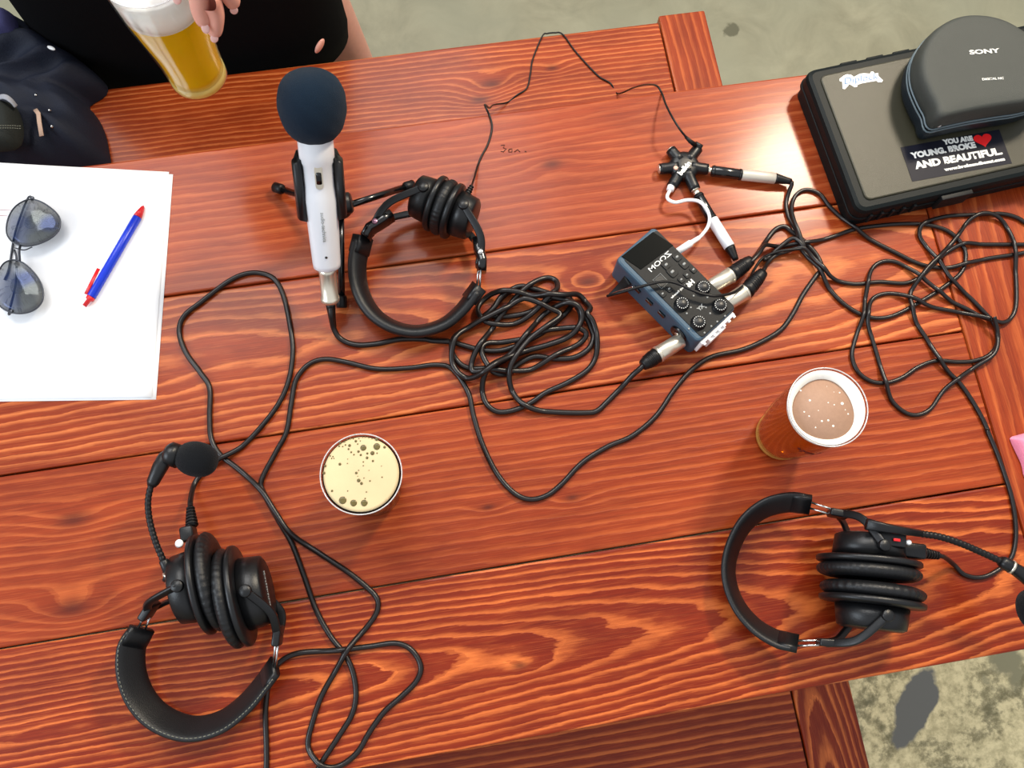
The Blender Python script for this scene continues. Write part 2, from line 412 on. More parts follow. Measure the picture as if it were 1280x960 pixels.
# ------------------------------------------------------------------ benches
HB = -.31
def bench(name, label, y0, y1, mats, me_, xj, xr, xl=-1.2, gap=None):
    t = thing(name, label, 'bench', ((xl + xr) / 2, (y0 + y1) / 2, 0), 'benches along the plank table')
    z1 = T + HB; bm = bmesh.new()
    n = 2
    for i in range(n):
        board(bm, xl, xj - .0012, y0 + (y1 - y0) * i / n + .0008, y0 + (y1 - y0) * (i + 1) / n - .0008, z1 - .038, z1, i, .003)
    obj('seat', bm, mats, t)
    bm = bmesh.new(); board(bm, xj + .0012, xr, y0, y1 + (.012 if y0 > .5 else 0), z1 - .038, z1, 0, .003); obj('end_board', bm, me_, t)
    for x in (xl + .15, xr - .22):
        bm = bmesh.new(); board(bm, x - .035, x + .035, y0 + .03, y1 - .03, 0, z1 - .038, 0, .004); obj('leg', bm, wl, t)
    return t
yb = U(825, 27, HB).y
bf = [wood('bench_stain', yc=yb - .36, d0=.08, k=.05, ring=.009, contrast=.6, seed=15., base=B2, amp=.01),
      wood('bench_stain_far', yc=yb - .32, d0=.1, k=.03, ring=.0085, contrast=.6, seed=15., base=B2, amp=.01, knots=[kn(615, 105, .022, .04, HB), kn(690, 85, .014, .02, HB), kn(600, 125, .02, .03, HB)])]
bfe = wood('bench_end_stain', axis='y', yc=.3, d0=.05, k=.04, ring=.013, contrast=.55, seed=18., base=B3)
p1 = U(834, 70, HB).x; p2 = U(893, 62, HB).x
bench('bench', 'red stained plank bench on the far side of the table, its top in light', yb - .29, yb, bf, bfe, p1, p2)
bn = [wood('near_bench_stain', yc=-.5, d0=.06, k=.05, ring=.012, contrast=.75, seed=21., base=B4, amp=.01)] * 2
bne = wood('near_bench_end_stain', axis='y', yc=U(1036, 960, HB).x, d0=.02, k=.10, x0=-.3, ring=.008, contrast=.9, seed=25., base=B4, amp=.004)
q1 = U(1001, 915, HB).x; q2 = U(1077, 915, HB).x
bench('bench', 'dark red plank bench tucked under the near edge of the table, in shade', -.45, -.155, bn, bne, q1, q2)
# ------------------------------------------------------------------ cables
STR = []                                   # points of cables already laid: (x, y, z, r, cable id)
GRID = {}
def lay(pts_px, r, step=.003, cid=[0], stack=True, fixed_ends=(None, None)):
    """pts: (px, py[, h]); h given keeps that height, otherwise the strand rests on the table or on strands below"""
    cid[0] += 1
    raw = []
    for p in pts_px:
        h = p[2] if len(p) > 2 and p[2] is not None else r
        v = U(p[0], p[1], h); raw.append(Vector((v.x, v.y, v.z)))
    P = resample(crom(raw, 10), step)
    base = [max(p.z, T + HB) for p in P]
    if stack:
        zs = list(base)
        for i, p in enumerate(P):
            cx, cy = int(p.x / .01), int(p.y / .01)
            need = zs[i]
            for a in (-1, 0, 1):
                for b in (-1, 0, 1):
                    for (qx, qy, qz, qr, qi, qid) in GRID.get((cx + a, cy + b), ()):
                        if qid == cid[0] and abs(qi - i) * step < .025: continue
                        d = math.hypot(qx - p.x, qy - p.y); rr = (r + qr) * .98
                        if d < rr:
                            zz = qz + math.sqrt(rr * rr - d * d)
                            if qz > zs[i] - .02 and zz > need and qz < T + .03: need = zz
            zs[i] = need
            GRID.setdefault((cx, cy), []).append((p.x, p.y, need, r, i, cid[0]))
        # ease the height along the strand without sinking
        sm = list(zs)
        for _ in range(3):
            mx = [max(zs[max(0, i - 2):i + 3]) for i in range(len(zs))]
            sm = [sum(mx[max(0, i - 3):i + 4]) / len(mx[max(0, i - 3):i + 4]) for i in range(len(mx))]
            break
        zs = [max(a, b) if b > base[i] + 1e-5 else max(a, b) for i, (a, b) in enumerate(zip(sm, zs))]
        for i, p in enumerate(P): p.z = zs[i]
    return P
def cable(name, label, strands, r, mat=M_cab, group=None, parts=None):
    bm = bmesh.new(); first = None
    for s in strands:
        P = lay(s, r)
        if first is None: first = P[0].copy()
        tube(bm, P, r, 8)
    o = obj(name, bm, mat, None, True, loc=(first.x, first.y, T))
    tag(o, label, 'cable', group)
    return o
def part(name, bm, mat, parent, label=None, smooth=True): return obj(name, bm, mat, parent, smooth, label=label)
R1 = .0030
# long headset cable that loops on the left
C3a = [(328, 990), (331, 972), (333, 958), (333, 930), (332, 885), (338, 845), (352, 826), (375, 816), (420, 813), (462, 808), (495, 804), (515, 813), (526, 833), (520, 852), (500, 872), (480, 890), (462, 915), (447, 940), (425, 957), (405, 957), (389, 942), (385, 928), (390, 905), (402, 870), (420, 838), (440, 806), (460, 782), (471, 765), (472, 750), (462, 737), (435, 715), (400, 692), (365, 668), (345, 640), (328, 614), (300, 588), (275, 568), (264, 548), (262, 520), (262, 485), (250, 465), (232, 440), (224, 415), (230, 395), (252, 377), (285, 352), (308, 342), (328, 342), (344, 350), (355, 372), (363, 410), (366, 440), (361, 475), (348, 505), (325, 535), (300, 560), (270, 578), (252, 592), (243, 610), (238, 635, .03)]
C4 = [(380, 990), (394, 968), (404, 950), (425, 918), (440, 893), (445, 868), (441, 840), (431, 818), (413, 795), (395, 762), (380, 720), (365, 680), (348, 650), (330, 617), (327, 600), (345, 565), (358, 540), (364, 505), (370, 475), (385, 456), (405, 449), (430, 452), (470, 461), (510, 460), (545, 456), (566, 462), (585, 490), (592, 520), (603, 555), (620, 590), (640, 614), (660, 624), (682, 620), (702, 605), (728, 578), (760, 558), (790, 545), (820, 520), (843, 487), (865, 462), (890, 446), (925, 438), (950, 428), (975, 413), (990, 394), (1004, 368), (1020, 345), (1027, 335), (1020, 318), (1003, 300), (990, 290), (980, 283), (968, 288), (955, 305), (945, 320, .02), (938, 327, .024)]
cl = cable('cable', 'thin black double cable wandering from the recorder across the middle to the bottom left', [C4], R1, group=None)
cable('headset_cable', 'black cable looping from the headset with boom mic at left under and below it', [C3a], R1)
# microphone cable with its coil
coil = CR(540, 320, 4.3636, [(0, 462), (60, 465), (110, 470), (180, 490), (280, 515), (380, 515), (480, 480), (600, 420), (700, 340), (760, 270), (740, 220), (680, 215), (560, 180), (500, 165), (440, 180), (360, 250), (320, 320), (400, 330), (520, 310), (600, 265), (660, 235), (760, 260), (810, 320), (800, 390), (740, 440), (640, 480), (540, 510), (430, 550), (330, 600), (250, 615), (170, 600), (115, 540), (110, 480), (140, 430), (230, 370), (330, 300), (370, 240), (420, 200), (520, 210), (640, 235), (740, 265), (820, 320), (870, 400), (880, 450), (850, 510), (770, 555), (660, 560), (560, 548), (470, 590), (420, 640), (340, 640), (290, 580), (270, 520), (300, 480), (400, 470), (500, 460), (600, 420), (700, 400), (790, 400), (840, 430), (800, 480), (700, 530), (600, 590), (520, 625), (420, 635), (330, 630), (230, 640), (215, 600), (240, 530), (300, 440), (370, 340), (450, 240), (540, 160), (620, 120), (675, 135), (680, 190), (640, 235), (580, 290), (500, 350), (400, 380), (300, 370), (250, 310), (270, 250), (330, 215), (430, 210), (560, 235), (700, 240), (800, 220), (860, 290), (840, 330)])
coil2 = CR(540, 320, 4.3636, [(840, 330), (870, 365), (895, 440), (895, 540), (850, 620), (740, 690), (620, 745), (540, 800), (450, 840), (360, 850), (300, 810), (275, 740), (285, 670), (330, 610), (430, 540), (520, 430), (580, 350), (640, 300), (720, 280), (790, 300), (810, 360), (760, 440), (640, 490), (500, 530), (380, 590), (280, 660), (200, 675), (140, 640), (108, 570), (130, 460), (200, 400), (300, 350)])
coil3 = CR(540, 320, 4.3636, [(300, 350), (400, 300), (500, 250), (640, 300), (700, 330), (620, 400), (520, 480), (440, 590), (420, 650), (430, 720), (480, 800), (560, 840), (700, 853), (840, 855), (900, 845), (960, 790), (1040, 710)])
micc = [(413, 384, .030), (415, 396, .02), (418, 412, .006), (426, 424), (445, 431), (470, 430), (500, 424), (530, 424)] + coil + coil2[1:] + coil3[1:] + [(790, 470, .012), (800, 461, .02), (808, 453, .022)]
cable('microphone_cable', 'black cable coiled in a tangled heap between the centre headphones and the recorder', [micc], .0033)
# headphone cable: thin, runs down to the far bench and back
hp = [(588, 236, .055), (592, 225, .03), (597, 208, .004)] + [(602, 195), (610, 180), (615, 160), (612, 145), (606, 131, -.004), (612, 135, -.12), (617, 131, -.27)] + [(634, 128, HB + .002), (646, 119, HB + .002), (658.6, 110, HB + .002), (663, 92, HB + .002), (666, 74, HB + .002), (678, 45, HB + .002), (684, 42, HB + .002), (693, 41, HB + .002), (703.5, 43, HB + .002), (720, 65, HB + .002), (747, 94, HB + .002), (763, 104, HB + .002), (772, 117, HB + .002), (791, 110, -.25), (806, 106, -.12), (820, 107, -.01), (827, 116), (832, 130, .02), (840, 146, .035), (850, 162, .035), (858, 172, .028)]
def plain(name, label, pts, r, mat=M_cab, cat='cable'):
    P = resample(crom([U(p[0], p[1], p[2] if len(p) > 2 else r) for p in pts], 10), .003)
    bm = bmesh.new(); tube(bm, P, r, 8)
    return tag(obj(name, bm, mat, None, True, loc=P[0]), label, cat)
hc = plain('headphone_cable', 'thin black cable straying over the far bench from centre headphones to star splitter', hp, .0013, M_rub)
Q = 3.097
RA = CR(960, 220, Q, [(92, 22, .012), (88, 40, .006), (80, 60), (70, 110), (80, 160), (105, 220), (120, 270), (150, 310), (190, 360), (240, 440), (300, 500), (370, 540), (440, 550), (510, 530), (600, 480), (680, 430), (750, 370), (765, 300), (740, 250), (690, 210), (620, 190), (540, 185), (450, 190), (340, 205), (250, 235), (160, 260), (70, 270), (0, 278), (-30, 290), (-50, 320, .012), (-72, 342, .022)])
RB = CR(960, 220, Q, [(-16, 325, .008), (0, 318), (30, 290), (90, 250), (130, 290), (110, 240), (92, 180), (90, 120), (110, 72), (150, 53), (200, 70), (240, 120), (310, 185), (360, 225), (430, 265), (500, 300), (560, 330), (620, 350), (700, 355), (770, 340), (850, 320), (950, 305), (1000, 295), (1050, 280)])
RC = CR(960, 220, Q, [(-22, 375, .022), (-10, 350, .008), (15, 320), (60, 297), (130, 292), (190, 350), (240, 395), (330, 418), (430, 410), (530, 415), (590, 390), (640, 340), (700, 290), (760, 265), (850, 265), (991, 265), (1050, 262)])
RD = CR(960, 220, Q, [(1050, 215), (991, 178), (960, 160), (900, 146), (800, 150), (700, 155), (640, 170), (590, 195), (585, 230), (610, 270), (660, 340), (700, 400), (770, 460), (830, 520), (880, 580), (890, 640), (860, 690), (800, 715), (730, 720), (650, 715), (580, 740), (520, 780), (460, 800), (400, 795), (350, 760), (325, 700), (335, 640), (360, 560), (375, 480), (385, 400), (410, 350), (450, 330), (500, 335), (560, 370), (620, 420), (700, 480), (780, 520), (840, 555), (900, 570), (940, 550), (960, 500), (960, 400), (950, 300), (930, 210), (890, 165), (830, 150), (780, 170), (740, 220), (700, 270), (650, 320), (600, 370), (560, 430), (547, 480), (570, 560), (620, 640), (670, 730), (740, 800), (790, 870), (830, 940), (850, 985)])
RE = CR(960, 220, Q, [(850, 560), (740, 528), (620, 505), (560, 478), (480, 455), (420, 465), (390, 500), (380, 560), (400, 620), (430, 720), (450, 800), (480, 870), (530, 915), (580, 925), (630, 900), (680, 830), (740, 780), (800, 740), (868, 690), (880, 620), (850, 560)])
RF = [(1234, 538), (1246, 566), (1256, 594), (1264, 620), (1269, 650), (1269, 678), (1262, 700), (1240, 717), (1222, 722), (1205, 718), (1190, 706), (1180, 698, .02), (1172, 694, .035)]
RR = .0026
cable('splitter_cable', 'black cable from the horizontal jack adapter curling through the right tangle to the recorder', [RA], RR)
cable('jack_cable', 'black cable arching from the lower jack adapter in front of the hard case', [RB], RR)
cable('signal_cable', 'black cable running from the lower right recorder plug out past the right frame edge', [RC], RR)
cable('headset_cable', 'black double cable tangled at right and leading down to the right headset', [RD + RF], RR)
cable('looped_cable', 'black cable ring lying in the right tangle above the amber beer glass', [RE], RR)
# thin patch cord over the recorder
plain('patch_cord', 'thin black wire crossing over the buttons of the recorder', CR(620, 120, 3.2, [(445, 800, .030), (500, 785, .044), (580, 762, .052), (650, 745, .054), (690, 742, .054), (730, 752, .054), (780, 775, .056), (820, 790, .056), (870, 800, .056), (900, 798, .052), (940, 790, .045), (970, 775, .036), (1010, 740, .022), (1030, 700, .012), (1060, 655, .006), (1100, 632, .008), (1150, 618, .012), (1230, 610, .012)]), .0017, M_rub)
# ------------------------------------------------------------------ plugs
def seg_part(name, a, b, ra, rb, mat, parent, bev=.0008, label=None):
    bm = bmesh.new(); cyl(bm, a, b, ra, rb, 24, bev); return part(name, bm, mat, parent, label)
def xlr(label, pa, pb, pc, h, r=.0095, hc_=None, flip=False):
    a, b, c = U(pa[0], pa[1], h), U(pb[0], pb[1], h), U(pc[0], pc[1], hc_ or h)
    t = thing('xlr_plug', label, 'plug', (b.x, b.y, b.z - r), None)
    n = (b - a).normalized()
    bm = bmesh.new(); cyl(bm, a, b, r * .93, r, 28, .001)
    cyl(bm, b - n * .004, b - n * .001, r * 1.05, None, 28, .0005)
    part('barrel', bm, M_nick, t, 'pale metal barrel')
    n2 = (c - b).normalized(); bm = bmesh.new()
    P = [b.lerp(c, i / 8) for i in range(9)]
    tube(bm, P, 0, 20, True, False, lambda s: r * (1.0 if s < .05 else .98 - .22 * s if s < .8 else .80 - .35 * (s - .8) * 5 * .5))
    for i in range(5): q = b.lerp(c, .25 + i * .09); cyl(bm, q, q + n2 * .0015, r * (.98 - .22 * (.25 + i * .09)) + .0004, None, 20)
    part('boot', bm, M_rub, t)
    return t
xlr('upper metal plug in the right side of the recorder, black boot', (884, 361), (915, 343), (939, 325), .024)
xlr('lower metal plug in the right side of the recorder, black boot', (900, 384), (933, 364), (954, 340), .024)
xlr('metal plug at the lower left corner of the recorder', (852, 425), (821, 444), (803, 457), .022)
# ------------------------------------------------------------------ recorder
HR = .045
A, B, C, D = [U(x, y, HR) for x, y in ((768, 323), (819, 284), (923, 384), (871, 429))]
cen = (A + B + C + D) / 4
ru_ = ((D - A) + (C - B)).normalized(); rv_ = Z.cross(ru_).normalized()
if rv_.dot(B - A) < 0: rv_ = -rv_
LU = ((D - A).length + (C - B).length) / 2; LV = ((B - A).length + (C - D).length) / 2 * .98
rec = thing('audio_recorder', 'blue and black handheld multitrack recorder lying on the table', 'recorder', (cen.x, cen.y, T))
n_ = ru_.cross(rv_)
uu, vv = (ru_, rv_) if n_.z > 0 else (ru_, rv_)
def RL(u, v, h): return Vector((cen.x, cen.y, T + h)) + ru_ * (u - .5) * LU + rv_ * (v - .5) * LV
def plate_w(bm, poly, c, u, v, z0, z1, bev=0):
    """outline in local u,v around c, extruded between world heights"""
    pts = [Vector((c.x, c.y, 0)) + u * p[0] + v * p[1] for p in poly]
    return prism(bm, [(p.x, p.y) for p in pts], z0, z1, bev)
bm = bmesh.new(); plate_w(bm, rrect(LU, LV, .006), RL(.5, .5, 0), ru_, rv_, T + .0005, T + HR, .003)
part('body', bm, M_blue, rec)
fc = RL(.515, .545, 0); bm = bmesh.new(); plate_w(bm, rrect(LU * .95, LV * .87, .004), fc, ru_, rv_, T + HR - .002, T + HR + .0006, .0005)
part('face', bm, M_blkm, rec, 'black control face')
K = lambda x, y, h=HR + .001: U(760 + x / 5.644, 280 + y / 5.644, h)
sc_ = [K(*p) for p in ((95, 228), (318, 55), (462, 150), (232, 322))]
bm = bmesh.new(); prism(bm, [(p.x, p.y) for p in sc_], T + HR, T + HR + .0012, .0004); scr = part('screen', bm, M_scr, rec, 'dark glossy display')
bm = bmesh.new(); zz = HR + .0016
zd = -rv_; ud = -ru_
part('brand_text', text_bm('ZOOM', .0082, K(366, 266, HR + .0012), zd, ud, .0002, .0001, sx=1.35), M_dot, rec, 'white lettering')
part('model_text', text_bm('H6', .008, K(582, 420, HR + .0012), zd, ud, .0002, .0004), M_dot, rec)
part('line_mark', merge([text_bm('Handy Recorder', .0034, K(495, 478, HR + .0012), zd, ud, .0002, .0001)]), M_dot, rec)
for (x, y, s) in ((485, 235, 9), (408, 290, 10), (535, 285, 10), (452, 340, 11), (600, 325, 7), (555, 362, 7), (515, 395, 7), (430, 460, 7), (383, 495, 7)):
    c = K(x, y, HR); w = s * .00095
    bm = bmesh.new(); plate_w(bm, rrect(w * 1.25, w, w * .3, 4), c, ru_, rv_, T + HR, T + HR + .0018, .0005)
    b = part('button', bm, M_blkm, rec)
    bm = bmesh.new(); plate_w(bm, rrect(w * .28, w * .42, w * .1, 2), c, ru_, rv_, T + HR + .0017, T + HR + .0021); part('symbol', bm, M_grey, b)
c = K(372, 405, HR); bm = bmesh.new(); plate_w(bm, rrect(.013, .011, .002), c, ru_, rv_, T + HR, T + HR + .0012, .0004); part('button', bm, M_blk, rec)
bm = bmesh.new()
P4 = [c + ru_ * a + rv_ * b + Z * .0012 for a, b in ((-.007, -.006), (.007, -.006), (.007, .006), (-.007, .006))]
tube(bm, P4, .0003, 5, closed=True); part('button_outline', bm, M_grey, rec)
for (x, y) in ((668, 455), (518, 570), (785, 582), (635, 700)):
    c = K(x, y, HR); bm = bmesh.new()
    lathe(bm, [(.0088, 0), (.0088, .001), (.0076, .0015), (.0072, .0052), (.0066, .006), (.0, .009)][:5], c, X, Y, Z, 36, True, fn=lambda r, z, a: (r * (1 + .02 * math.cos(a * 18)), z))
    kb = part('dial', bm, M_blk, rec)
    bm = bmesh.new()
    for i in range(16):
        a = 2 * math.pi * i / 16; q = c + X * math.cos(a) * .0062 + Y * math.sin(a) * .0062 + Z * .0062
        cyl(bm, q - Z * .002, q + Z * .0002, .00055, None, 8)
    part('dot_ring', bm, M_dot, kb)
bm = bmesh.new()
for (x, y) in ((603, 508), (700, 518), (583, 590), (555, 632), (720, 632), (690, 590), (825, 650), (770, 690), (728, 722), (680, 768), (570, 740)):
    c = K(x, y, HR); cyl(bm, c, c + Z * .001, .0011, None, 10)
part('indicator', bm, M_grey, rec)
part('stamp', text_bm('XY', .006, K(655, 590, HR + .001), zd, ud, .0002, .0003), M_grey, rec)
# capsule connector comb at the knob end
ce = RL(1, .5, .02); bm = bmesh.new(); box(bm, ce + ru_ * .002 + Z * .004, ru_, rv_, Z, .004, LV * .85, .030, .0006)
box(bm, ce + ru_ * .005 - rv_ * .004 + Z * .006, ru_, rv_, Z, .006, .026, .020, .0008)
for i in range(7): box(bm, ce + ru_ * .0045 + rv_ * ((i - 3) * .008) + Z * .018, ru_, rv_, Z, .004, .003, .003, .0003)
part('capsule_connector', bm, M_wpl, rec, 'white ribbed connector end')
# side sockets, switches
for (u, kind) in ((.82, 'j'), (.60, 's'), (.45, 's'), (.30, 's')):
    c = RL(u, 0, .024)
    if kind == 'j':
        bm = bmesh.new(); cyl(bm, c + rv_ * .002, c - rv_ * .003, .0115, None, 28, .0008); sk = part('socket', bm, M_gloss, rec)
        bm = bmesh.new(); cyl(bm, c - rv_ * .0029, c - rv_ * .0034, .004, None, 16); part('socket_core', bm, M_nick, sk)
    else:
        bm = bmesh.new(); box(bm, c - rv_ * .001 + Z * .006, ru_, rv_, Z, .010, .003, .006, .0006); part('side_switch', bm, M_gloss, rec)
# strap flap beside the recorder
a, b = K(140, 395, .03), K(12, 502, .006)
strap = thing('strap', 'short flat black strap sticking out from the left side of the recorder', 'strap', (b.x, b.y, T))
sd = (b - a).normalized(); sp = sd.cross(Z).normalized()
P = [a + sd * .0, a.lerp(b, .35) - Z * .004, a.lerp(b, .7) - Z * .004, b]
bm = bmesh.new(); pp = crom(P, 6); ribbon(bm, pp, [sp] * len(pp), lambda s: .013 * (1 - .7 * s), .0022, 4, 12); part('webbing', bm, M_blkm, strap)
bm = bmesh.new(); tube(bm, crom([K(12, 502, .006), K(60, 480, .02), K(160, 447, .036), K(175, 445, .04)], 5), .0009, 6); part('loop', bm, M_chr, strap)
# ------------------------------------------------------------------ star splitter and adapters
G = lambda x, y, h=.009: U(810 + x / 6.4, 170 + y / 6.4, h)
hc0 = G(288, 243)
spl = thing('headphone_splitter', 'black six-armed star-shaped audio splitter', 'splitter', (hc0.x, hc0.y, T))
bm = bmesh.new(); lathe(bm, [(.012, 0.0005), (.0175, .003), (.0185, .009), (.0172, .014), (.0130, .0165), (.004, .0168)], (hc0.x, hc0.y, T), X, Y, Z, 40)
for i, (x, y) in enumerate(((180, 110), (92, 265), (190, 405), (378, 430), (478, 266), (398, 100))):
    e = G(x, y); d = (e - hc0); L = d.length; d.normalize()
    P = [hc0 + d * .008, hc0 + d * .014, hc0 + d * .019, hc0 + d * (L - .004), hc0 + d * L]
    tube(bm, [q + Z * 0 for q in P], [.0085, .0080, .0068, .0068, .0066], 20)
part('hub', bm, M_blk, spl)
for (x, y) in ((180, 110), (92, 265), (190, 405), (378, 430), (478, 266)):
    e = G(x, y); d = (e - hc0).normalized(); bm = bmesh.new(); cyl(bm, e - d * .001, e + d * .0012, .0052, None, 20, .0003)
    part('jack_ring', bm, M_nick, spl, 'pale metal ring')
c = G(222, 256, .016); bm = bmesh.new(); cyl(bm, c, c + Z * .0016, .0030, .0024, 20, .0003); part('button', bm, pm('peach_plastic', srgb(215, 170, 150), .4), spl, 'small peach-coloured button')
d1 = (G(330, 205) - G(250, 300)).normalized(); d1.z = 0; d1.normalize(); d2 = Z.cross(d1)
part('logo_text', text_bm('belkin', .0088, G(292, 258, .0176), d1, d2, .0002, .0004), M_dot, spl, 'white lettering')
def adapter(label, pts, h, radii, mats):
    t = thing('jack_adapter', label, 'adapter', (U(*pts[0], h).x, U(*pts[0], h).y, T))
    V = [U(*p, h) for p in pts]
    seg_part('plug_ring', V[0], V[1], .004, .004, M_nick, t, .0003)
    seg_part('socket_barrel', V[1], V[2], radii[0], radii[0], M_gloss, t)
    bm = bmesh.new(); n = (V[2] - V[1]).normalized()
    cyl(bm, V[1] + n * .002, V[1] + n * .004, radii[0] + .0004, None, 24); part('grip_rib', bm, M_blk, t); bm = bmesh.new(); cyl(bm, V[2] - n * .003, V[2] - n * .001, radii[0] + .0004, None, 24); part('grip_rib', bm, M_blk, t)
    seg_part('plug_barrel', V[2], V[3], radii[1], radii[1], mats, t, .0008, 'pale barrel')
    P = [V[3].lerp(V[4], i / 6) for i in range(7)]; bm = bmesh.new(); tube(bm, P, 0, 20, rfun=lambda s: radii[1] * (.95 - .45 * s)); part('boot', bm, M_rub, t)
    return t
adapter('black and silver jack adapter pointing right from the star splitter', [(886, 212.5), (889, 213.5), (927, 218.5), (969, 223), (989, 227)], .010, (.0066, .0068), M_slv)
adapter('black and white jack adapter pointing down from the star splitter', [(870, 239), (872, 243), (890, 274), (912, 309), (920, 325)], .010, (.0062, .0068), M_wht)
# white patch lead
wl_ = [(840, 235, .010), (837, 239, .011), (834, 245, .012), (836, 250, .014), (845, 253, .016), (860, 250, .018), (874, 252, .02), (883, 261, .022), (887, 272, .022), (885, 283, .022), (878, 293, .022), (872, 299, .022)]
P = resample(crom([U(*p) for p in wl_], 10), .002)
wt = thing('white_patch_lead', 'short white lead from star splitter to recorder', 'cable', (P[0].x, P[0].y, T))
bm = bmesh.new(); tube(bm, P, .0021, 10); part('lead', bm, M_wpl, wt)
bm = bmesh.new(); tube(bm, [U(839, 233, .010), U(837.5, 238, .0105)], .0045, 14); part('splitter_plug', bm, M_wpl, wt)
bm = bmesh.new(); a, b = U(874, 297, .022), U(843, 317, .022); tube(bm, [a, a.lerp(b, .3), a.lerp(b, .35), b], [.0026, .0030, .0042, .0042], 14); part('recorder_plug', bm, M_wpl, wt)
# elbow plug of thin headphone cable
t = thing('elbow_plug', 'small black right-angle plug on the top arm of the star splitter', 'plug', (U(870, 184, .01).x, U(870, 184, .01).y, T))
bm = bmesh.new(); tube(bm, [U(857, 171, .026), U(863, 177, .022), U(869, 181, .018)], [.0018, .0026, .003], 12); part('strain_relief', bm, M_rub, t)
bm = bmesh.new(); tube(bm, [U(869, 180, .016), U(875.5, 183, .014), U(872, 188, .010)], [.0034, .0036, .0036], 12); part('plug_body', bm, M_blk, t)
# ------------------------------------------------------------------ hard case
HC = .042
cc = [U(1018, 87, HC), U(1074, 265, HC)]
d_ = (cc[1] - cc[0]); d_.z = 0; ang = math.atan2(d_.y, d_.x)
cu_ = (U(1280, 222, HC) - U(1078, 268, HC)); cu_.z = 0; cu_.normalize(); cv_ = Z.cross(cu_)
W_, H_ = .36, d_.length
ctr = cc[1] + cu_ * W_ / 2 + cv_ * H_ / 2; ctr.z = 0
hcase = thing('hard_case', 'black plastic hard case with two stickers at the far right corner', 'case', (ctr.x, ctr.y, T))
bm = bmesh.new(); plate_w(bm, rrect(W_, H_, .012, 6), ctr, cu_, cv_, T + .0005, T + .024, .002); plate_w(bm, rrect(W_ + .006, H_ + .006, .014, 6), ctr, cu_, cv_, T + .019, T + .0235, .001)
part('base', bm, M_cser, hcase)
bm = bmesh.new(); plate_w(bm, rrect(W_ + .004, H_ + .004, .014, 6), ctr, cu_, cv_, T + .0245, T + HC, .006); part('lid', bm, M_cser, hcase)
bm = bmesh.new(); plate_w(bm, rrect(W_ - .024, H_ - .022, .008, 6), ctr, cu_, cv_, T + HC - .002, T + HC + .0022, .0018); part('lid_panel', bm, M_cse, hcase, 'raised olive-grey lid panel')
for s in (.35, .7):
    bm = bmesh.new(); q = cc[1] + cu_ * (W_ * s) - cv_ * .004; q.z = T + .024; box(bm, q, cu_, cv_, Z, .04, .006, .026, .001); part('latch', bm, M_blkm, hcase)
bm = bmesh.new()
for i in range(5):
    q = cc[1] + cu_ * (.02 + i * .014) - cv_ * .003; q.z = T + .022; box(bm, q, cu_, cv_, Z, .0035, .004, .018, .0008)
part('hinge', bm, M_blkm, hcase)
bm = bmesh.new(); q = cc[0] + cu_ * .05 + cv_ * .0035; q.z = T + .028
for i in range(4): box(bm, q + cu_ * i * .035, cu_, cv_, Z, .022, .005, .012, .001)
part('rim_lug', bm, M_cser, hcase)
HS = HC + .0026
s0, s1, s2 = U(1126.5, 184, HS), U(1140.5, 227, HS), U(1265, 204, HS)
su = (s2 - s1); SW = su.length; su.z = 0; su.normalize(); sv = Z.cross(su); SHH = (s0 - s1).length
scn = s1 + su * SW / 2 + sv * SHH / 2
bm = bmesh.new(); box(bm, (scn.x, scn.y, T + HC + .0024), su, sv, Z, SW, SHH, .0004); stk = part('slogan_sticker', bm, M_stk, hcase, 'dark sticker with white slogan and red heart', False)
def SP(x, y): q = U(1120 + x / 8.533, 160 + y / 8.533, HS + .0002); q.z = T + HC + .0027; return q
def stext(s, x0, y0, x1, y1, size, off=.0006):
    a, b = SP(x0, y0), SP(x1, y1); u = (b - a); L = u.length; u.normalize(); bmx = text_bm(s, size, Vector((0, 0, 0)), X, Y, .0001, off)
    xs = [v.co.x for v in bmx.verts]; w = max(xs) - min(xs); f = L / w; mx = (max(xs) + min(xs)) / 2
    v_ = Z.cross(u); M = Matrix((u * f, v_, Z)).transposed().to_4x4(); M.translation = (a + b) / 2 - u * mx * f; bmx.transform(M); return bmx
part('slogan_text', merge([stext('YOU ARE', 500, 155, 820, 110, .0085), stext('YOUNG, BROKE', 160, 300, 850, 180, .0100), stext('AND BEAUTIFUL.', 200, 405, 1130, 245, .0122), stext('www.brokeandbeaut.com', 515, 445, 1160, 330, .0052, .00035)]), M_dot, stk)
bm = bmesh.new(); hp_ = []
for i in range(40):
    a = 2 * math.pi * i / 40; hp_.append((16 * math.sin(a) ** 3 / 17, (13 * math.cos(a) - 5 * math.cos(2 * a) - 2 * math.cos(3 * a) - math.cos(4 * a)) / 17))
q = SP(928, 125); hu = (SP(1030, 105) - SP(830, 135)); hu.z = 0; hw = hu.length / 2; hu.normalize(); hv = Z.cross(hu)
prism(bm, [tuple((q + hu * x * hw + hv * y * hw * .85)[:2]) for x, y in hp_], T + HC + .0026, T + HC + .003); part('heart', bm, M_hearts, stk, 'red heart')
def GP(x, y): q = U(1040 + x / 16, 80 + y / 16, HS); return q
gr = [(150, 300), (230, 235), (300, 205), (380, 215), (440, 260), (500, 225), (560, 195), (640, 185), (760, 195), (780, 155), (820, 150), (860, 190), (920, 180), (930, 240), (1020, 325), (1000, 360), (920, 360), (890, 335), (760, 355), (600, 385), (515, 410), (500, 455), (450, 460), (400, 430), (345, 400), (320, 440), (260, 500), (215, 490), (210, 430), (205, 350), (160, 345)]
bm = bmesh.new(); prism(bm, [tuple(GP(*p)[:2]) for p in gr], T + HC + .0022, T + HC + .0026); gs = part('name_sticker', bm, M_wpl, hcase, 'white graffiti-style sticker')
M_lb = pm('pale_blue_print', srgb(96, 130, 168), .6, var=.05)
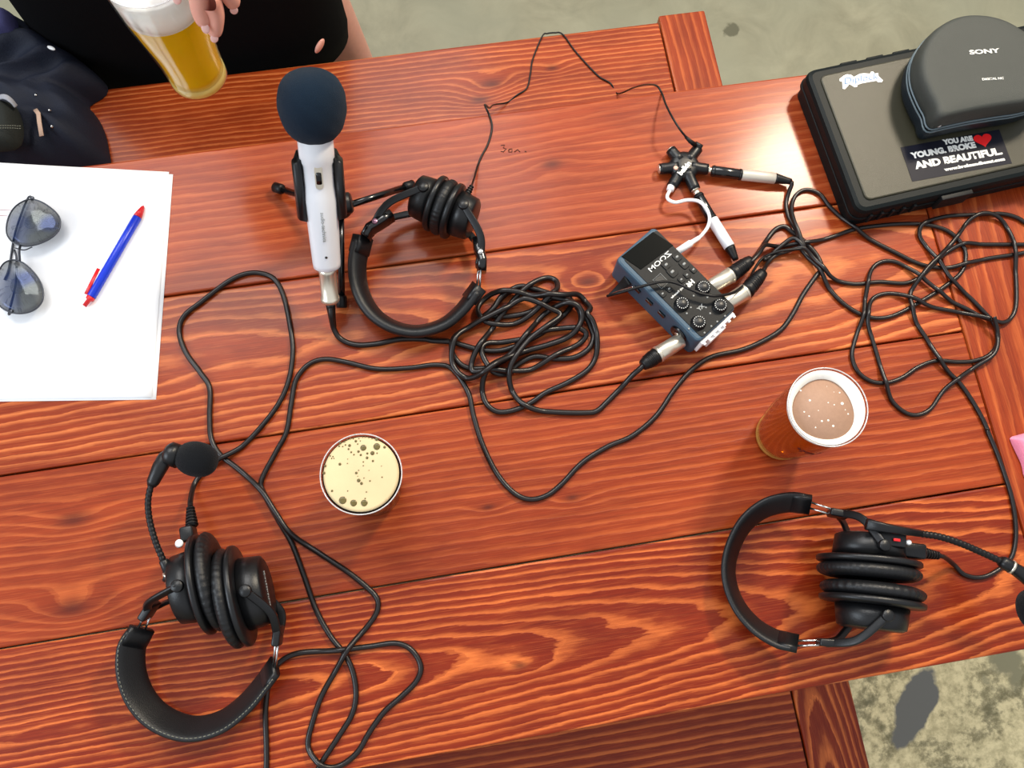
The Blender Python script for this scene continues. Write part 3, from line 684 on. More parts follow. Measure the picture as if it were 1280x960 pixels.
u_ = (GP(900, 230) - GP(240, 340)); u_.z = 0; u_.normalize()
part('graffiti_text', text_bm('Diplock', .0125, GP(560, 300) + Z * .0002, u_, Z.cross(u_), .0001, .0, shear=.3, sx=1.12), M_lb, gs)
# ------------------------------------------------------------------ zip case on top
H0, H1 = HC + .003, HC + .058
top_px = [(1151, 92), (1150, 70), (1157, 50), (1170, 33), (1188, 21), (1208, 15), (1230, 14.5), (1252, 19), (1272, 28), (1300, 48), (1325, 75), (1330, 100), (1315, 118), (1288, 127), (1262, 131), (1225, 137), (1192, 144), (1178, 147), (1171, 142), (1168, 130), (1160, 115)]
tp = [U(x, y, H1) for x, y in top_px]
tp = resample(crom(tp, 6, True) + [tp[0]], .004)[:-1]
cx = sum(p.x for p in tp) / len(tp); cy = sum(p.y for p in tp) / len(tp)
zc = thing('zip_case', 'rounded dark grey headphone zip case standing on the hard case', 'case', (cx, cy, T + HC + .0022))
def shell(z0, z1, ins0, ins1, prof):
    bm = bmesh.new(); rings = []
    for (ins, z) in prof:
        rings.append([bm.verts.new((cx + (p.x - cx) * (1 - ins), cy + (p.y - cy) * (1 - ins), z)) for p in tp])
    n = len(tp)
    for i in range(len(rings) - 1):
        for k in range(n): bm.faces.new((rings[i][k], rings[i][(k + 1) % n], rings[i + 1][(k + 1) % n], rings[i + 1][k]))
    bm.faces.new(rings[0][::-1]); bm.faces.new(rings[-1]); return bm
za, zb = T + HC + .0023, T + H1
zm = za + .027
part('lower_shell', shell(0, 0, 0, 0, [(.10, za), (.03, za + .003), (.0, za + .010), (.0, zm - .006), (.02, zm - .004)]), M_sonyd, zc, 'blue-black lower shell')
part('upper_shell', shell(0, 0, 0, 0, [(.02, zm + .003), (.0, zm + .005), (.0, zb - .018), (.012, zb - .010), (.035, zb - .004), (.07, zb - .0008), (.12, zb), (.3, zb + .0006)]), M_sony, zc)
part('zip_band', shell(0, 0, 0, 0, [(.015, zm - .006), (.015, zm + .006)]), M_blkm, zc)
for dz in (-.0035, .0025):
    bm = bmesh.new(); tube(bm, [Vector((cx + (p.x - cx) * 1.0, cy + (p.y - cy) * 1.0, zm + dz)) for p in tp], .0012, 8, closed=True); part('piping', bm, M_lb if False else pm('piping', srgb(96, 110, 116), .4), zc)
q = U(1170, 150, HC + .034); bm = bmesh.new()
tube(bm, [q + Vector((.004 * math.cos(t_), -.001 + .009 * math.sin(t_), .002 + .003 * math.cos(t_))) for t_ in [i * math.pi / 8 for i in range(16)]], .0009, 6, closed=True)
tube(bm, [q + Vector((.007 + .003 * math.cos(t_), .002 + .008 * math.sin(t_), .003)) for t_ in [i * math.pi / 8 for i in range(16)]], .0009, 6, closed=True)
box(bm, q + Z * .001, X, Y, Z, .008, .007, .005, .001); part('zip_pull', bm, M_chr, zc)
def zt(s, xa, ya, xb, yb_, size, off):
    a, b = U(xa, ya, H1 + .0015), U(xb, yb_, H1 + .0015); a.z = b.z = zb + .0010; u = b - a; L = u.length; u.normalize(); bmx = text_bm(s, size, Vector((0, 0, 0)), X, Y, .0002, off)
    xs = [v.co.x for v in bmx.verts]; w = max(xs) - min(xs); f = L / w; mx = (max(xs) + min(xs)) / 2
    M = Matrix((u * f, Z.cross(u), Z)).transposed().to_4x4(); M.translation = (a + b) / 2 - u * mx * f; bmx.transform(M); return bmx
part('logo_text', zt('SONY', 1212, 65.5, 1250, 63, .0078, .0003), pm('silver_print', srgb(190, 190, 186), .4), zc)
part('subtitle_text', zt('DIGITAL NC', 1228, 99, 1255, 97.5, .0038, .0002), pm('silver_print', (0, 0, 0)), zc)
# ------------------------------------------------------------------ glasses of beer
M_glass = bpy.data.materials.new('clear_glass'); ng = N(M_glass)
tr_ = ng.t.nodes.new('ShaderNodeBsdfTransparent'); gl_ = ng.t.nodes.new('ShaderNodeBsdfGlossy'); gl_.inputs['Roughness'].default_value = .03
tr_.inputs[0].default_value = (.96, .965, .96, 1)
lw = ng.t.nodes.new('ShaderNodeLayerWeight'); lw.inputs[0].default_value = .5; mx_ = ng.t.nodes.new('ShaderNodeMixShader')
ng.link(ng.m('ADD', .03, ng.m('MULTIPLY', .6, ng.m('POWER', lw.outputs['Facing'], 4))), mx_.inputs[0]); ng.link(tr_.outputs[0], mx_.inputs[1]); ng.link(gl_.outputs[0], mx_.inputs[2]); ng.link(mx_.outputs[0], ng.out.inputs[0])
def liquid(name, clear, body, share, gloss=.05):
    m = bpy.data.materials.new(name); n = N(m); t = n.t
    a = t.nodes.new('ShaderNodeBsdfTransparent'); a.inputs[0].default_value = (*clear, 1)
    d = t.nodes.new('ShaderNodeBsdfTranslucent'); e = t.nodes.new('ShaderNodeBsdfDiffuse'); k = n.mix(n.noise(n.pos, 40, 2), tuple(c * .9 for c in body), tuple(min(1, c * 1.1) for c in body))
    n.link(k, d.inputs[0]); n.link(k, e.inputs[0])
    x1 = t.nodes.new('ShaderNodeMixShader'); x1.inputs[0].default_value = .5; n.link(d.outputs[0], x1.inputs[1]); n.link(e.outputs[0], x1.inputs[2])
    x2 = t.nodes.new('ShaderNodeMixShader'); x2.inputs[0].default_value = share; n.link(a.outputs[0], x2.inputs[1]); n.link(x1.outputs[0], x2.inputs[2])
    g = t.nodes.new('ShaderNodeBsdfGlossy'); g.inputs['Roughness'].default_value = gloss; f = t.nodes.new('ShaderNodeLayerWeight'); f.inputs[0].default_value = .5
    x3 = t.nodes.new('ShaderNodeMixShader'); n.link(n.m('ADD', .02, n.m('MULTIPLY', .4, n.m('POWER', f.outputs['Facing'], 5))), x3.inputs[0]); n.link(x2.outputs[0], x3.inputs[1]); n.link(g.outputs[0], x3.inputs[2]); n.link(x3.outputs[0], n.out.inputs[0])
    return m
def beer_mat(name, col, rough, trans, sss=0):
    return pm(name, col, rough, trans=trans, var=.04, ior=1.34, sss=sss)
def axes(n):
    n = n.normalized(); u = X - n * X.dot(n); u.normalize(); return u, n.cross(u), n
M_rimg = pm('rim_glass', (1, 1, 1), .08, trans=.55, var=0)
def pint(name, label, base, n, rb, rt, h, lm, foam_t, fill, foamm, th=.0018, bottom=.008, prof=None, fg=.0003, basem=None):
    u, v, n = axes(n); t = thing(name, label, 'beer glass', base)
    rad = prof or (lambda s: rb + (rt - rb) * s)
    ss = [i / 14 for i in range(15)]
    outer = [(rad(s), s * h) for s in ss]; inner = [(rad(s) - th, s * h) for s in ss if s * h > bottom]
    pr = [(rb * .6, .001), (rb - .002, 0)] + [(rb, .0015)] + outer[1:] + [(rt - th * .5, h + .0008)] + inner[::-1] + [(inner[0][0] - .003, bottom), (.002, bottom)]
    bm = bmesh.new(); lathe(bm, pr, base, u, v, n, 56); part('glass', bm, M_glass, t)
    bm = bmesh.new(); lathe(bm, [(.004, .0006), (rb - .002, .0006), (rb - .0006, .002), (rad(bottom / h) - .0006, bottom - .0002), (.004, bottom - .0002)], base, u, v, n, 48)
    part('glass_base', bm, basem or M_glass, t, 'thick glass base')
    g = .0003; hl = fill * h
    lp = [(.002, bottom + .0004), (rad(bottom / h) - th - .003, bottom + .0004)] + [(rad(s) - th - g, s * h) for s in ss if bottom < s * h < hl] + [(rad(hl / h) - th - g, hl), (.002, hl)]
    bm = bmesh.new(); lathe(bm, lp, base, u, v, n, 56); liq = part('beer', bm, lm, t)
    if foam_t:
        z2 = hl + foam_t
        bm = bmesh.new(); lathe(bm, [(.002, hl + .0001), (rad(hl / h) - th - fg, hl + .0001), (rad(z2 / h) - th - fg, z2), (rad(z2 / h) - th - .003 - fg, z2 + .0005), (.002, z2 + .0004)], base, u, v, n, 56)
        part('foam', bm, foamm, t)
    bm = bmesh.new(); tube(bm, [base + u * ((rt - th * .4) * math.cos(a * math.pi / 32)) + v * ((rt - th * .4) * math.sin(a * math.pi / 32)) + n * h for a in range(64)], .0006, 10, closed=True)
    part('rim', bm, M_rimg, t)
    return t, u, v, n, rad
# amber pint on the right
bs = U(974, 545, 0); bs.z = T + .0006
M_amber = liquid('amber_beer', srgb(252, 186, 60), srgb(214, 108, 8), .5)
M_tanf = pm('thin_foam', srgb(158, 124, 102), .6, var=.12, sc=260, bump=.3, bsc=1500)
M_wfoam = pm('white_foam', srgb(248, 245, 236), .7, var=.03, sc=300, bump=.3, bsc=1800)
hp1 = .148
prof1 = lambda s: .0286 + (.0402 - .0286) * min(1, s * 1.02) + .0018 * math.sin(math.pi * min(1, s * 1.1)) * (1 if s < .9 else .5)
t1, u1, v1, n1, rad1 = pint('pint_glass', 'tall pint glass of clear amber beer beside the right headset', bs, Z, .0286, .0402, hp1, M_amber, 0, .93, M_tanf, th=.0016, prof=prof1, basem=liquid('amber_base_glow_tint', srgb(255, 220, 120), srgb(255, 214, 110), .6))  # bright yellow glow of the clear glass base is put into its colour
hl = .93 * hp1; ri = rad1(.93) - .0019
bm = bmesh.new(); lathe(bm, [(.001, hl + .0002), (ri, hl + .0002), (ri, hl + .0022), (.001, hl + .0018)], bs, X, Y, Z, 48); part('thin_foam', bm, M_tanf, t1, 'thin tan foam film')
def ringf(r, z, a):
    return (r - (.0026 * (1 + math.cos(a - .5)) + .0012 * math.sin(3 * a + 1)) * (1 if r < ri - .002 else 0) * .8, z)
bm = bmesh.new(); lathe(bm, [(ri - .005, hl + .0015), (ri - .0045, hl + .0042), (ri - .002, hl + .0075), (ri, hl + .009), (ri + .0001, hl + .001)], bs, X, Y, Z, 64, False, fn=ringf)
bmesh.ops.holes_fill(bm, edges=[]) ; part('foam_collar', bm, M_wfoam, t1, 'white foam collar round the rim')
bm = bmesh.new()
for (x, y, r) in ((520, 400, 2.2), (515, 510, 1.6), (730, 345, 1.6), (748, 422, 3), (650, 415, 1.3), (692, 430, 1.3), (605, 545, 2), (650, 540, 2), (685, 580, 2.2), (790, 495, 1.6), (455, 330, 2), (770, 465, 1.2), (480, 480, 1.6), (560, 590, 1.5), (820, 340, 2.4), (850, 450, 2), (640, 300, 1), (690, 340, 1), (580, 470, 1)):
    q = U(920 + x / 5.647, 430 + y / 5.647, hl + .002); rr = r * .00055
    bmesh.ops.create_icosphere(bm, subdivisions=2, radius=rr, matrix=Matrix.Translation(Vector((q.x, q.y, T + hl + .0022))))
tag(part('bubbles', bm, M_wfoam, t1), kind='stuff')
M_mark = pm('brown_print', srgb(92, 14, 6), .5)
bm = bmesh.new()
for (x, y, w, h_, a) in ((1000, 556, .003, .007, .5), (1003, 560, .003, .006, -.9), (1006, 557, .003, .009, .9), (1011, 558, .010, .003, -.2), (1014, 562, .009, .003, -.1), (1019, 563, .004, .006, .2), (1025, 561, .006, .003, .6)):
    # printed strokes on the glass wall facing the near side
    v0 = U(x, y, .105) - Vector((bs.x, bs.y, T + .105)); aa = math.atan2(v0.y, v0.x); hh = .108 - (y - 556) * .0016; rr = prof1(hh / hp1) + .0002
    cdir = Vector((math.cos(aa), math.sin(aa), 0)); c = Vector((bs.x, bs.y, T + hh)) + cdir * rr; tdir = Z.cross(cdir)
    box(bm, c, (tdir * math.cos(a) + Z * math.sin(a)), (Z * math.cos(a) - tdir * math.sin(a)), cdir, w, h_ * .6, .0003)
part('printed_mark', bm, M_mark, t1, 'small brown print on the glass')
# stout on the left
b2 = U(467, 611, 0); b2.z = T + .0006
M_stout = pm('stout', srgb(22, 8, 4), .05, var=.05, coat=.3)
M_cream = pm('cream_foam', srgb(206, 184, 142), .6, var=.16, sc=22, bump=.15, bsc=1200)
RT = .0405; HT = .108
t2, u2, v2, n2, rad2 = pint('beer_glass', 'short glass of dark stout with creamy foam, near the left headset', b2, Z, .031, RT, HT, M_stout, .0034, .955, M_cream, th=.0008, fg=.0022)
bm = bmesh.new(); zt_ = .955 * HT + .0040
for (x, y, r) in ((475, 255, 22), (583, 245, 25), (548, 298, 15), (505, 335, 10), (455, 312, 8), (436, 285, 9), (365, 237, 10), (357, 265, 7), (290, 215, 9), (415, 202, 9), (325, 205, 6), (332, 232, 6), (310, 245, 5), (282, 242, 6), (395, 180, 5), (378, 290, 7), (400, 310, 6), (552, 360, 8), (475, 368, 5), (288, 386, 10), (419, 456, 9), (438, 516, 13), (460, 540, 10), (528, 520, 6), (348, 380, 4), (480, 497, 4), (500, 608, 5), (490, 660, 5), (225, 600, 8), (350, 600, 4), (170, 400, 9), (160, 457, 10), (310, 675, 27), (397, 697, 24), (482, 697, 24), (583, 185, 12), (645, 250, 10), (210, 320, 5), (232, 325, 5), (222, 340, 5), (240, 340, 4), (475, 398, 4), (437, 435, 4), (430, 482, 3), (507, 300, 8), (625, 490, 5), (405, 150, 8), (440, 180, 4), (470, 170, 4), (490, 168, 4), (450, 200, 4), (372, 180, 5), (345, 190, 5), (520, 175, 4), (545, 180, 4), (430, 225, 5), (585, 298, 5), (620, 400, 3), (520, 435, 3), (350, 345, 3)):
    q = U(380 + x / 6.4, 520 + y / 6.4, zt_); rr = r * .00014
    lathe(bm, [(rr, 0), (rr * .95, .00025), (rr * .5, .0003)], (q.x, q.y, T + zt_ + .0007), X, Y, Z, 12)
tag(part('bubbles', bm, pm('bubble_dark', srgb(96, 84, 44), .25, var=.3, sc=200), t2), kind='stuff')
# wheat beer held over the far bench
b3 = U(249, 96, .147)
M_wheat = liquid('wheat_beer', srgb(250, 190, 30), srgb(255, 216, 14), .97)
ax3 = (U(182, -38, .296) - b3)
prof3 = lambda s: .0300 + (.0435 - .0300) * s ** 1.15 - .0016 * math.sin(math.pi * min(1, s * 2.2)) * (1 if s < .45 else 0) + .0014 * math.sin(math.pi * max(0, (s - .45) / .55))
t3, u3, v3, n3, rad3 = pint('held_beer_glass', 'pint glass of cloudy yellow wheat beer held by the person in black', b3, ax3, .0300, .0435, .150, M_wheat, .034, .72, liquid('wheat_foam', srgb(255, 255, 250), srgb(255, 254, 248), .98), th=.0014, bottom=.010, prof=prof3, basem=liquid('yellow_base_glow_tint', srgb(255, 240, 150), srgb(255, 238, 150), .7))  # pale yellow base colour imitates light caught in thick clear glass
# ------------------------------------------------------------------ paper, pen, sunglasses
for i, (dx, dy, z, lab) in enumerate(((.004, -.003, .0, 'white paper sheet lying under another, its right edge just showing'), (0, 0, .0006, 'topmost white paper sheet at left, under the sunglasses'))):
    p = [U(212, 216), U(190.5, 497), U(-40, 500), U(-20, 203)]
    p = [Vector((q.x + dx, q.y + dy * (1 if k else 1), 0)) for k, q in enumerate(p)]
    bm = bmesh.new(); nx, ny = 14, 14; G_ = []
    for a in range(nx + 1):
        row = []
        for b in range(ny + 1):
            s, r_ = a / nx, b / ny
            q = p[0].lerp(p[3], s).lerp(p[1].lerp(p[2], s), r_)
            lift = .0010 * max(0, 1 - s * 3) ** 2 * (1 if i else 0) + .0006 * math.sin(s * 5 + r_ * 3) ** 2 * i
            row.append(Vector((q.x, q.y, T + .0004 + z + lift)))
        G_.append(row)
    lo = [[bm.verts.new(v) for v in row] for row in G_]; hi = [[bm.verts.new(v + Z * .0003) for v in row] for row in G_]
    for a in range(nx):
        for b in range(ny):
            bm.faces.new((lo[a][b], lo[a][b + 1], lo[a + 1][b + 1], lo[a + 1][b])); bm.faces.new((hi[a][b], hi[a + 1][b], hi[a + 1][b + 1], hi[a][b + 1]))
    rim = [(a, 0) for a in range(nx)] + [(nx, b) for b in range(ny)] + [(a, ny) for a in range(nx, 0, -1)] + [(0, b) for b in range(ny, 0, -1)]
    for k in range(len(rim)):
        (a, b), (c, d) = rim[k], rim[(k + 1) % len(rim)]; bm.faces.new((lo[a][b], lo[c][d], hi[c][d], hi[a][b]))
    cq = (p[0] + p[2]) / 2
    sh = tag(obj('paper_sheet', bm, M_paper, None, True, loc=(cq.x, cq.y, T)), lab, 'paper', 'paper sheets at the left')
for (x0_, y0_, x1_, y1_) in ((-30, 261, 14, 263), (-30, 268, 10, 270)):
    bm = bmesh.new(); tube(bm, [U(x0_, y0_, .0019), U((x0_ + x1_) / 2, (y0_ + y1_) / 2, .0019), U(x1_, y1_, .0017)], .0004, 5)
    obj('printed_line', bm, pm('rose_ink', srgb(190, 130, 135), .8), sh, label='faint reddish line')
F = lambda x, y, h: U(x / 2.824, 180 + y / 2.824, h)
HP = .0068
pen = thing('pen', 'blue and red ballpoint pen on the white paper', 'pen', (F(400, 400, 0).x, F(400, 400, 0).y, T + .001))
pa, pb, pc, pd_ = F(507, 218, HP - .002), F(485, 258, HP), F(322, 540, HP), F(298, 572, HP)
bm = bmesh.new(); cyl(bm, pb, pc, .0051, .0051, 24, .0005); part('barrel', bm, M_pen, pen, 'blue barrel')
bm = bmesh.new(); tube(bm, [pb, pb.lerp(pa, .4), pb.lerp(pa, .85), pa], [.0049, .0040, .0022, .0008], 20); part('tip_cone', bm, M_red, pen, 'red tip cone')
bm = bmesh.new(); tube(bm, [pc, pc.lerp(pd_, .3), pc.lerp(pd_, .35), pd_], [.0049, .0044, .0026, .0024], 20); part('push_button', bm, M_red, pen, 'red push button')
ca_, cb_ = F(348, 440, HP + .003), F(303, 530, HP + .003); dd = (cb_ - ca_).normalized(); sidev = Z.cross(dd)
bm = bmesh.new(); ribbon(bm, [ca_, ca_.lerp(cb_, .5), cb_], [sidev] * 3, .004, .0018, 4, 12); part('clip', bm, M_red, pen, 'red clip')
M_lens = bpy.data.materials.new('smoked_lens_painted_reflection'); nl = N(M_lens)
nl.b.inputs['Roughness'].default_value = .06; nl.b.inputs['Alpha'].default_value = .74; nl.b.inputs['Metallic'].default_value = .35
f_ = nl.noise(nl.pos, 28, 1); nl.link(nl.mix(nl.ramp(f_, [(.42, 0), (.55, 1)]), srgb(92, 98, 96), srgb(34, 56, 104)), nl.b.inputs['Base Color'])  # blue areas are reflections painted into the grey lens colour
sgp = U(34, 318, 0)
sun = thing('sunglasses', 'aviator sunglasses with smoky blue lenses lying on the paper', 'sunglasses', (sgp.x, sgp.y, T + .001))
SG = lambda x, y, h: U(x / 5.333, 230 + y / 5.333, h)
lens_out = [[(48, 330), (52, 250), (85, 175), (140, 125), (205, 103), (270, 118), (330, 155), (375, 195), (398, 240), (392, 300), (350, 350), (290, 385), (220, 408), (150, 412), (85, 385)],
            [(-25, 640), (0, 570), (35, 525), (90, 508), (150, 525), (205, 570), (250, 625), (280, 690), (285, 760), (255, 815), (200, 850), (130, 862), (60, 850), (0, 810), (-30, 730)]]
for k, Lp in enumerate(lens_out):
    pts = crom([SG(x, y, .016) for x, y in Lp], 4, True)
    c0 = sum(pts, Vector()) / len(pts)
    bm = bmesh.new(); rings = []
    for s in (1, .8, .55, .3):
        rings.append([bm.verts.new(c0 + (p - c0) * s + Z * (.0035 * (1 - s * s) + .006 * (-(p - c0).x * s) * 8 * .4)) for p in pts])
    for i in range(3):
        for j in range(len(pts)): bm.faces.new((rings[i][j], rings[i][(j + 1) % len(pts)], rings[i + 1][(j + 1) % len(pts)], rings[i + 1][j]))
    bm.faces.new(rings[-1])
    top = bmesh.ops.solidify(bm, geom=bm.faces[:], thickness=.0014)
    part('lens', bm, M_lens, sun)
    bm = bmesh.new(); tube(bm, [c0 + (p - c0) * 1.01 + Z * (.006 * (-(p - c0).x) * 8 * .4) for p in pts], .0009, 8, closed=True); part('rim', bm, pm('gunmetal', srgb(70, 72, 78), .3, metal=.8), sun)
M_gun = MATS['gunmetal']
bm = bmesh.new(); tube(bm, crom([SG(135, 410, .018), SG(128, 450, .022), SG(132, 512, .018)], 5), .0014, 8); tube(bm, crom([SG(95, 425, .016), SG(160, 440, .012), SG(215, 420, .010)], 5), .0007, 8); part('bridge', bm, M_gun, sun)
for k, P in enumerate(([(215, 100, .016), (215, 88, .012), (180, 105, .006), (100, 330, .004), (60, 560, .003), (30, 640, .003)], [(75, 855, .016), (58, 868, .012), (75, 800, .006), (105, 660, .004), (110, 500, .003), (95, 440, .003)])):
    bm = bmesh.new(); tube(bm, crom([SG(*p) for p in P], 6), .0012, 8); part('temple', bm, M_gun, sun)
    q = SG(P[0][0], P[0][1] - 4, .016); bm = bmesh.new(); box(bm, q, X, Y, Z, .004, .004, .004, .0006); part('hinge', bm, M_gun, sun)
for (x, y) in ((112, 395), (112, 535)):
    q = SG(x, y, .010); bm = bmesh.new(); bmesh.ops.create_uvsphere(bm, u_segments=14, v_segments=8, radius=1, matrix=Matrix.Translation(q) @ Matrix.Diagonal((.003, .002, .004, 1))); part('nose_pad', bm, M_wpl, sun)
# ------------------------------------------------------------------ microphone
mf, mt, mb, mx = U(390, 131, .200), U(393, 184, .166), U(409, 331, .060), U(413, 378, .031)
m_n = (mb - mf).normalized(); mu, mv, _ = axes(m_n)
def MA(pt):  # distance along the axis
    return (pt - mf).dot(m_n)
Ltot = (mx - mf).length; axis_n = (mx - mf).normalized(); mu, mv, mn = axes(axis_n)
mic = thing('microphone', 'white handheld microphone with dark foam windscreen on a tripod', 'microphone', (mf.x, mf.y, T + .03))
f = CH - .2
s_t = .042; s_b = (U(409, 331, .062) - mf).dot(axis_n); s_x = Ltot
bm = bmesh.new()
prof = [(.010, -.005), (.018, .0), (.0180, s_t + .006), (.0178, s_t + .014), (.0160, s_t + .018), (.0158, s_t + .040), (.0166, s_t + .050), (.0172, s_t + .056), (.0165, s_t + .085), (.0152, s_b - .006), (.0148, s_b - .001), (.0135, s_b)]
lathe(bm, prof, mf, mu, mv, mn, 48); part('handle', bm, M_wht, mic)
bm = bmesh.new(); RF_ = .0338
pr = [(RF_ * math.sin(max(.04, math.pi * i / 24)) ** .86 if i < 24 else .004, -.034 * math.cos(math.pi * i / 24)) for i in range(0, 22)]
pr = []
for i in range(1, 25):
    a = math.pi * i / 26; r = RF_ * (1 - abs(math.cos(a)) ** 2.5) ** (1 / 2.5); z = -.0365 * math.cos(a)
    pr.append((r * (1 - .10 * max(0, z / .0345)), z))
lathe(bm, pr + [(.017, .0345)], mf + axis_n * .002, mu, mv, mn, 48, fn=lambda r, z, a: (r + .0006 * math.sin(a * 9 + z * 300) * .4, z)); part('windscreen', bm, M_foam, mic, 'dark blue-grey foam windscreen')
# face of the mic toward the viewer
vd = (CAM - (mf + axis_n * .09)); vd -= axis_n * vd.dot(axis_n); vd.normalize(); sd_ = axis_n.cross(vd)
q = mf + axis_n * (s_t + .027) + vd * .0154
bm = bmesh.new(); plate(bm, rrect(.0085, .026, .004, 6), q, sd_, axis_n, vd if sd_.cross(axis_n).dot(vd) > 0 else -vd, .001, .0002) if False else None
def on_mic(poly, q, t, bev=0):
    b = bmesh.new(); u_, v_, w_ = sd_, axis_n, vd
    prism(b, poly, 0, t, bev); M = Matrix((u_, v_, w_)).transposed().to_4x4(); M.translation = q; b.transform(M); return b
sw = part('switch_plate', on_mic(rrect(.0080, .026, .0039, 6), q, .0012, .0003), M_nick, mic, 'silver switch plate')
part('switch_slot', on_mic(rrect(.0056, .013, .0015, 4), q + vd * .0008 + axis_n * .001, .0008), M_gloss, sw)
part('switch_slider', on_mic(rrect(.0048, .0055, .001, 4), q + vd * .001 + axis_n * .0005, .0022, .0004), M_blk, sw)
tv = (-sd_ if True else sd_)
tdir = axis_n; tup = vd.cross(tdir)
part('brand_text', text_bm('audio-technica', .0058, mf + axis_n * (s_t + .082) + vd * .0168, tdir, tup, .0003, .0), M_grey, mic)
bm = bmesh.new(); q2 = mf + axis_n * (s_b - .019) + vd * .0156; cyl(bm, q2 - vd * .001, q2 + vd * .0004, .0014, None, 14); part('indicator_hole', bm, M_gloss, mic)
# its plug
mp = thing('xlr_plug', 'metal plug in the tail of the white microphone', 'plug', mx)
bm = bmesh.new(); lathe(bm, [(.0098, s_b + .0005), (.0100, s_b + .006), (.0096, s_b + .008), (.0094, s_x - .008), (.0105, s_x - .007), (.0105, s_x - .003), (.008, s_x)], mf, mu, mv, mn, 36); part('barrel', bm, M_nick, mp)
bm = bmesh.new(); a = mf + axis_n * s_x; tube(bm, [a, a + axis_n * .006, U(415, 396, .018), U(417, 408, .008)], [.0055, .0052, .0042, .0034], 16); part('boot', bm, M_rub, mp)
# tripod stand with clip
hub = U(424, 254, .062)
st = thing('microphone_stand', 'small black desk tripod with clip under the white microphone', 'stand', (hub.x, hub.y, T))
cq = mf + axis_n * (s_t + .035); bm = bmesh.new()
for k in range(1):
    pts = []; n_seg = 18
    for i in range(n_seg + 1):
        a = math.radians(-28 + 236 * i / n_seg) ; pts.append((math.cos(a), -math.sin(a)))
    RI, RO = .0172, .0250
    vs = []
    for (r, s) in ((RI, -.030), (RO, -.026), (RO, .034), (RI, .038)):
        vs.append([bm.verts.new(cq + axis_n * (s + (.006 if abs(px_) > .8 else 0)) + sd_ * px_ * (r + .001) + vd * py_ * r) for px_, py_ in pts])
    for i in range(n_seg):
        for j in range(4): bm.faces.new((vs[j][i], vs[j][i + 1], vs[(j + 1) % 4][i + 1], vs[(j + 1) % 4][i]))
    for e in (0, n_seg): bm.faces.new([vs[j][e] for j in range(4)])
part('clip', bm, M_blk, st)
bm = bmesh.new(); kc = cq - vd * .026; tube(bm, [cq - vd * .020, kc, hub], [.007, .008, .008], 18); part('neck', bm, M_blk, st)
bm = bmesh.new(); e1, e2 = hub + X * .004 - Z * .004, hub + X * .014 - Z * .002
cyl(bm, e1 - X * .022, e2, .013, .012, 28, .002); bmesh.ops.create_uvsphere(bm, u_segments=20, v_segments=12, radius=.014, matrix=Matrix.Translation(hub - Z * .010)); part('knob', bm, M_blk, st)
h0 = hub - Z * .012
for (px_, py_) in ((344, 234), (516, 231), (427, 384)):
    e = U(px_, py_, .0068); bm = bmesh.new(); tube(bm, [h0, h0.lerp(e, .9)], .0040, 14); lg = part('leg', bm, M_gloss, st)
    bm = bmesh.new(); tube(bm, [h0.lerp(e, .88), h0.lerp(e, .90), e, e + (e - h0).normalized() * .0005], [.0052, .0062, .0062, .0055], 16); part('rubber_foot', bm, M_rub, lg)
# ------------------------------------------------------------------ headphones
def cup(parent, c, n, u, ru, rv, hous_r=.72, hd=.024, pad_t=.0155, wr=1., text=None, tside=None):
    """n points from the housing to the pad"""
    v = n.cross(u).normalized()
    if v.z < 0: v = -v
    bm = bmesh.new(); lathe(bm, [(.55, -.001), (.97, 0.001), (1.0, .0025), (1.0, .006), (.95, .0075), (.5, .0075)], c, u, v, n, 56, True, ru, rv); rm = part('ear_plate', bm, M_blk, parent)
    bm = bmesh.new(); pp = []
    for i in range(15):
        a = math.pi * i / 14; pp.append((.735 - .225 * math.cos(math.pi - a) * -1 * -1, 0))
    pp = []
    for i in range(17):
        a = -math.pi / 2 + math.pi * 1.0 * i / 16 * 1
        pp.append((.74 + .215 * math.cos(a - 0) if False else 0, 0))
    pp = [(.86, .0076)]
    for i in range(13):
        a = -math.pi * .42 + (math.pi * 1.34) * i / 12
        pp.append((.72 + .265 * math.cos(a), .0076 + pad_t * .46 + pad_t * .5 * math.sin(a)))
    pp.append((.50, .0090))
    lathe(bm, pp, c, u, v, n, 144, False, ru, rv, fn=lambda r, z, a: (r * (1 + (.010 * math.sin(a * 47 + 3 * math.sin(a * 5)) + .006 * math.sin(a * 71)) * wr * max(0, min(1, (z - .008) / .006))), z))
    part('ear_pad', bm, M_lea, parent)
    bm = bmesh.new(); lathe(bm, [(.55, .0078), (.55, .0095), (.02, .0100)], c, u, v, n, 40, True, ru, rv); part('driver_cloth', bm, M_cloth, parent)
    bm = bmesh.new(); lathe(bm, [(hous_r * .3, -hd), (hous_r * .82, -hd), (hous_r * .93, -hd + .0022), (hous_r * .97, -hd * .5), (hous_r * 1.0, -.001)], c, u, v, n, 48, True, ru, rv); hs = part('housing', bm, M_blk, parent)
    return hs, v
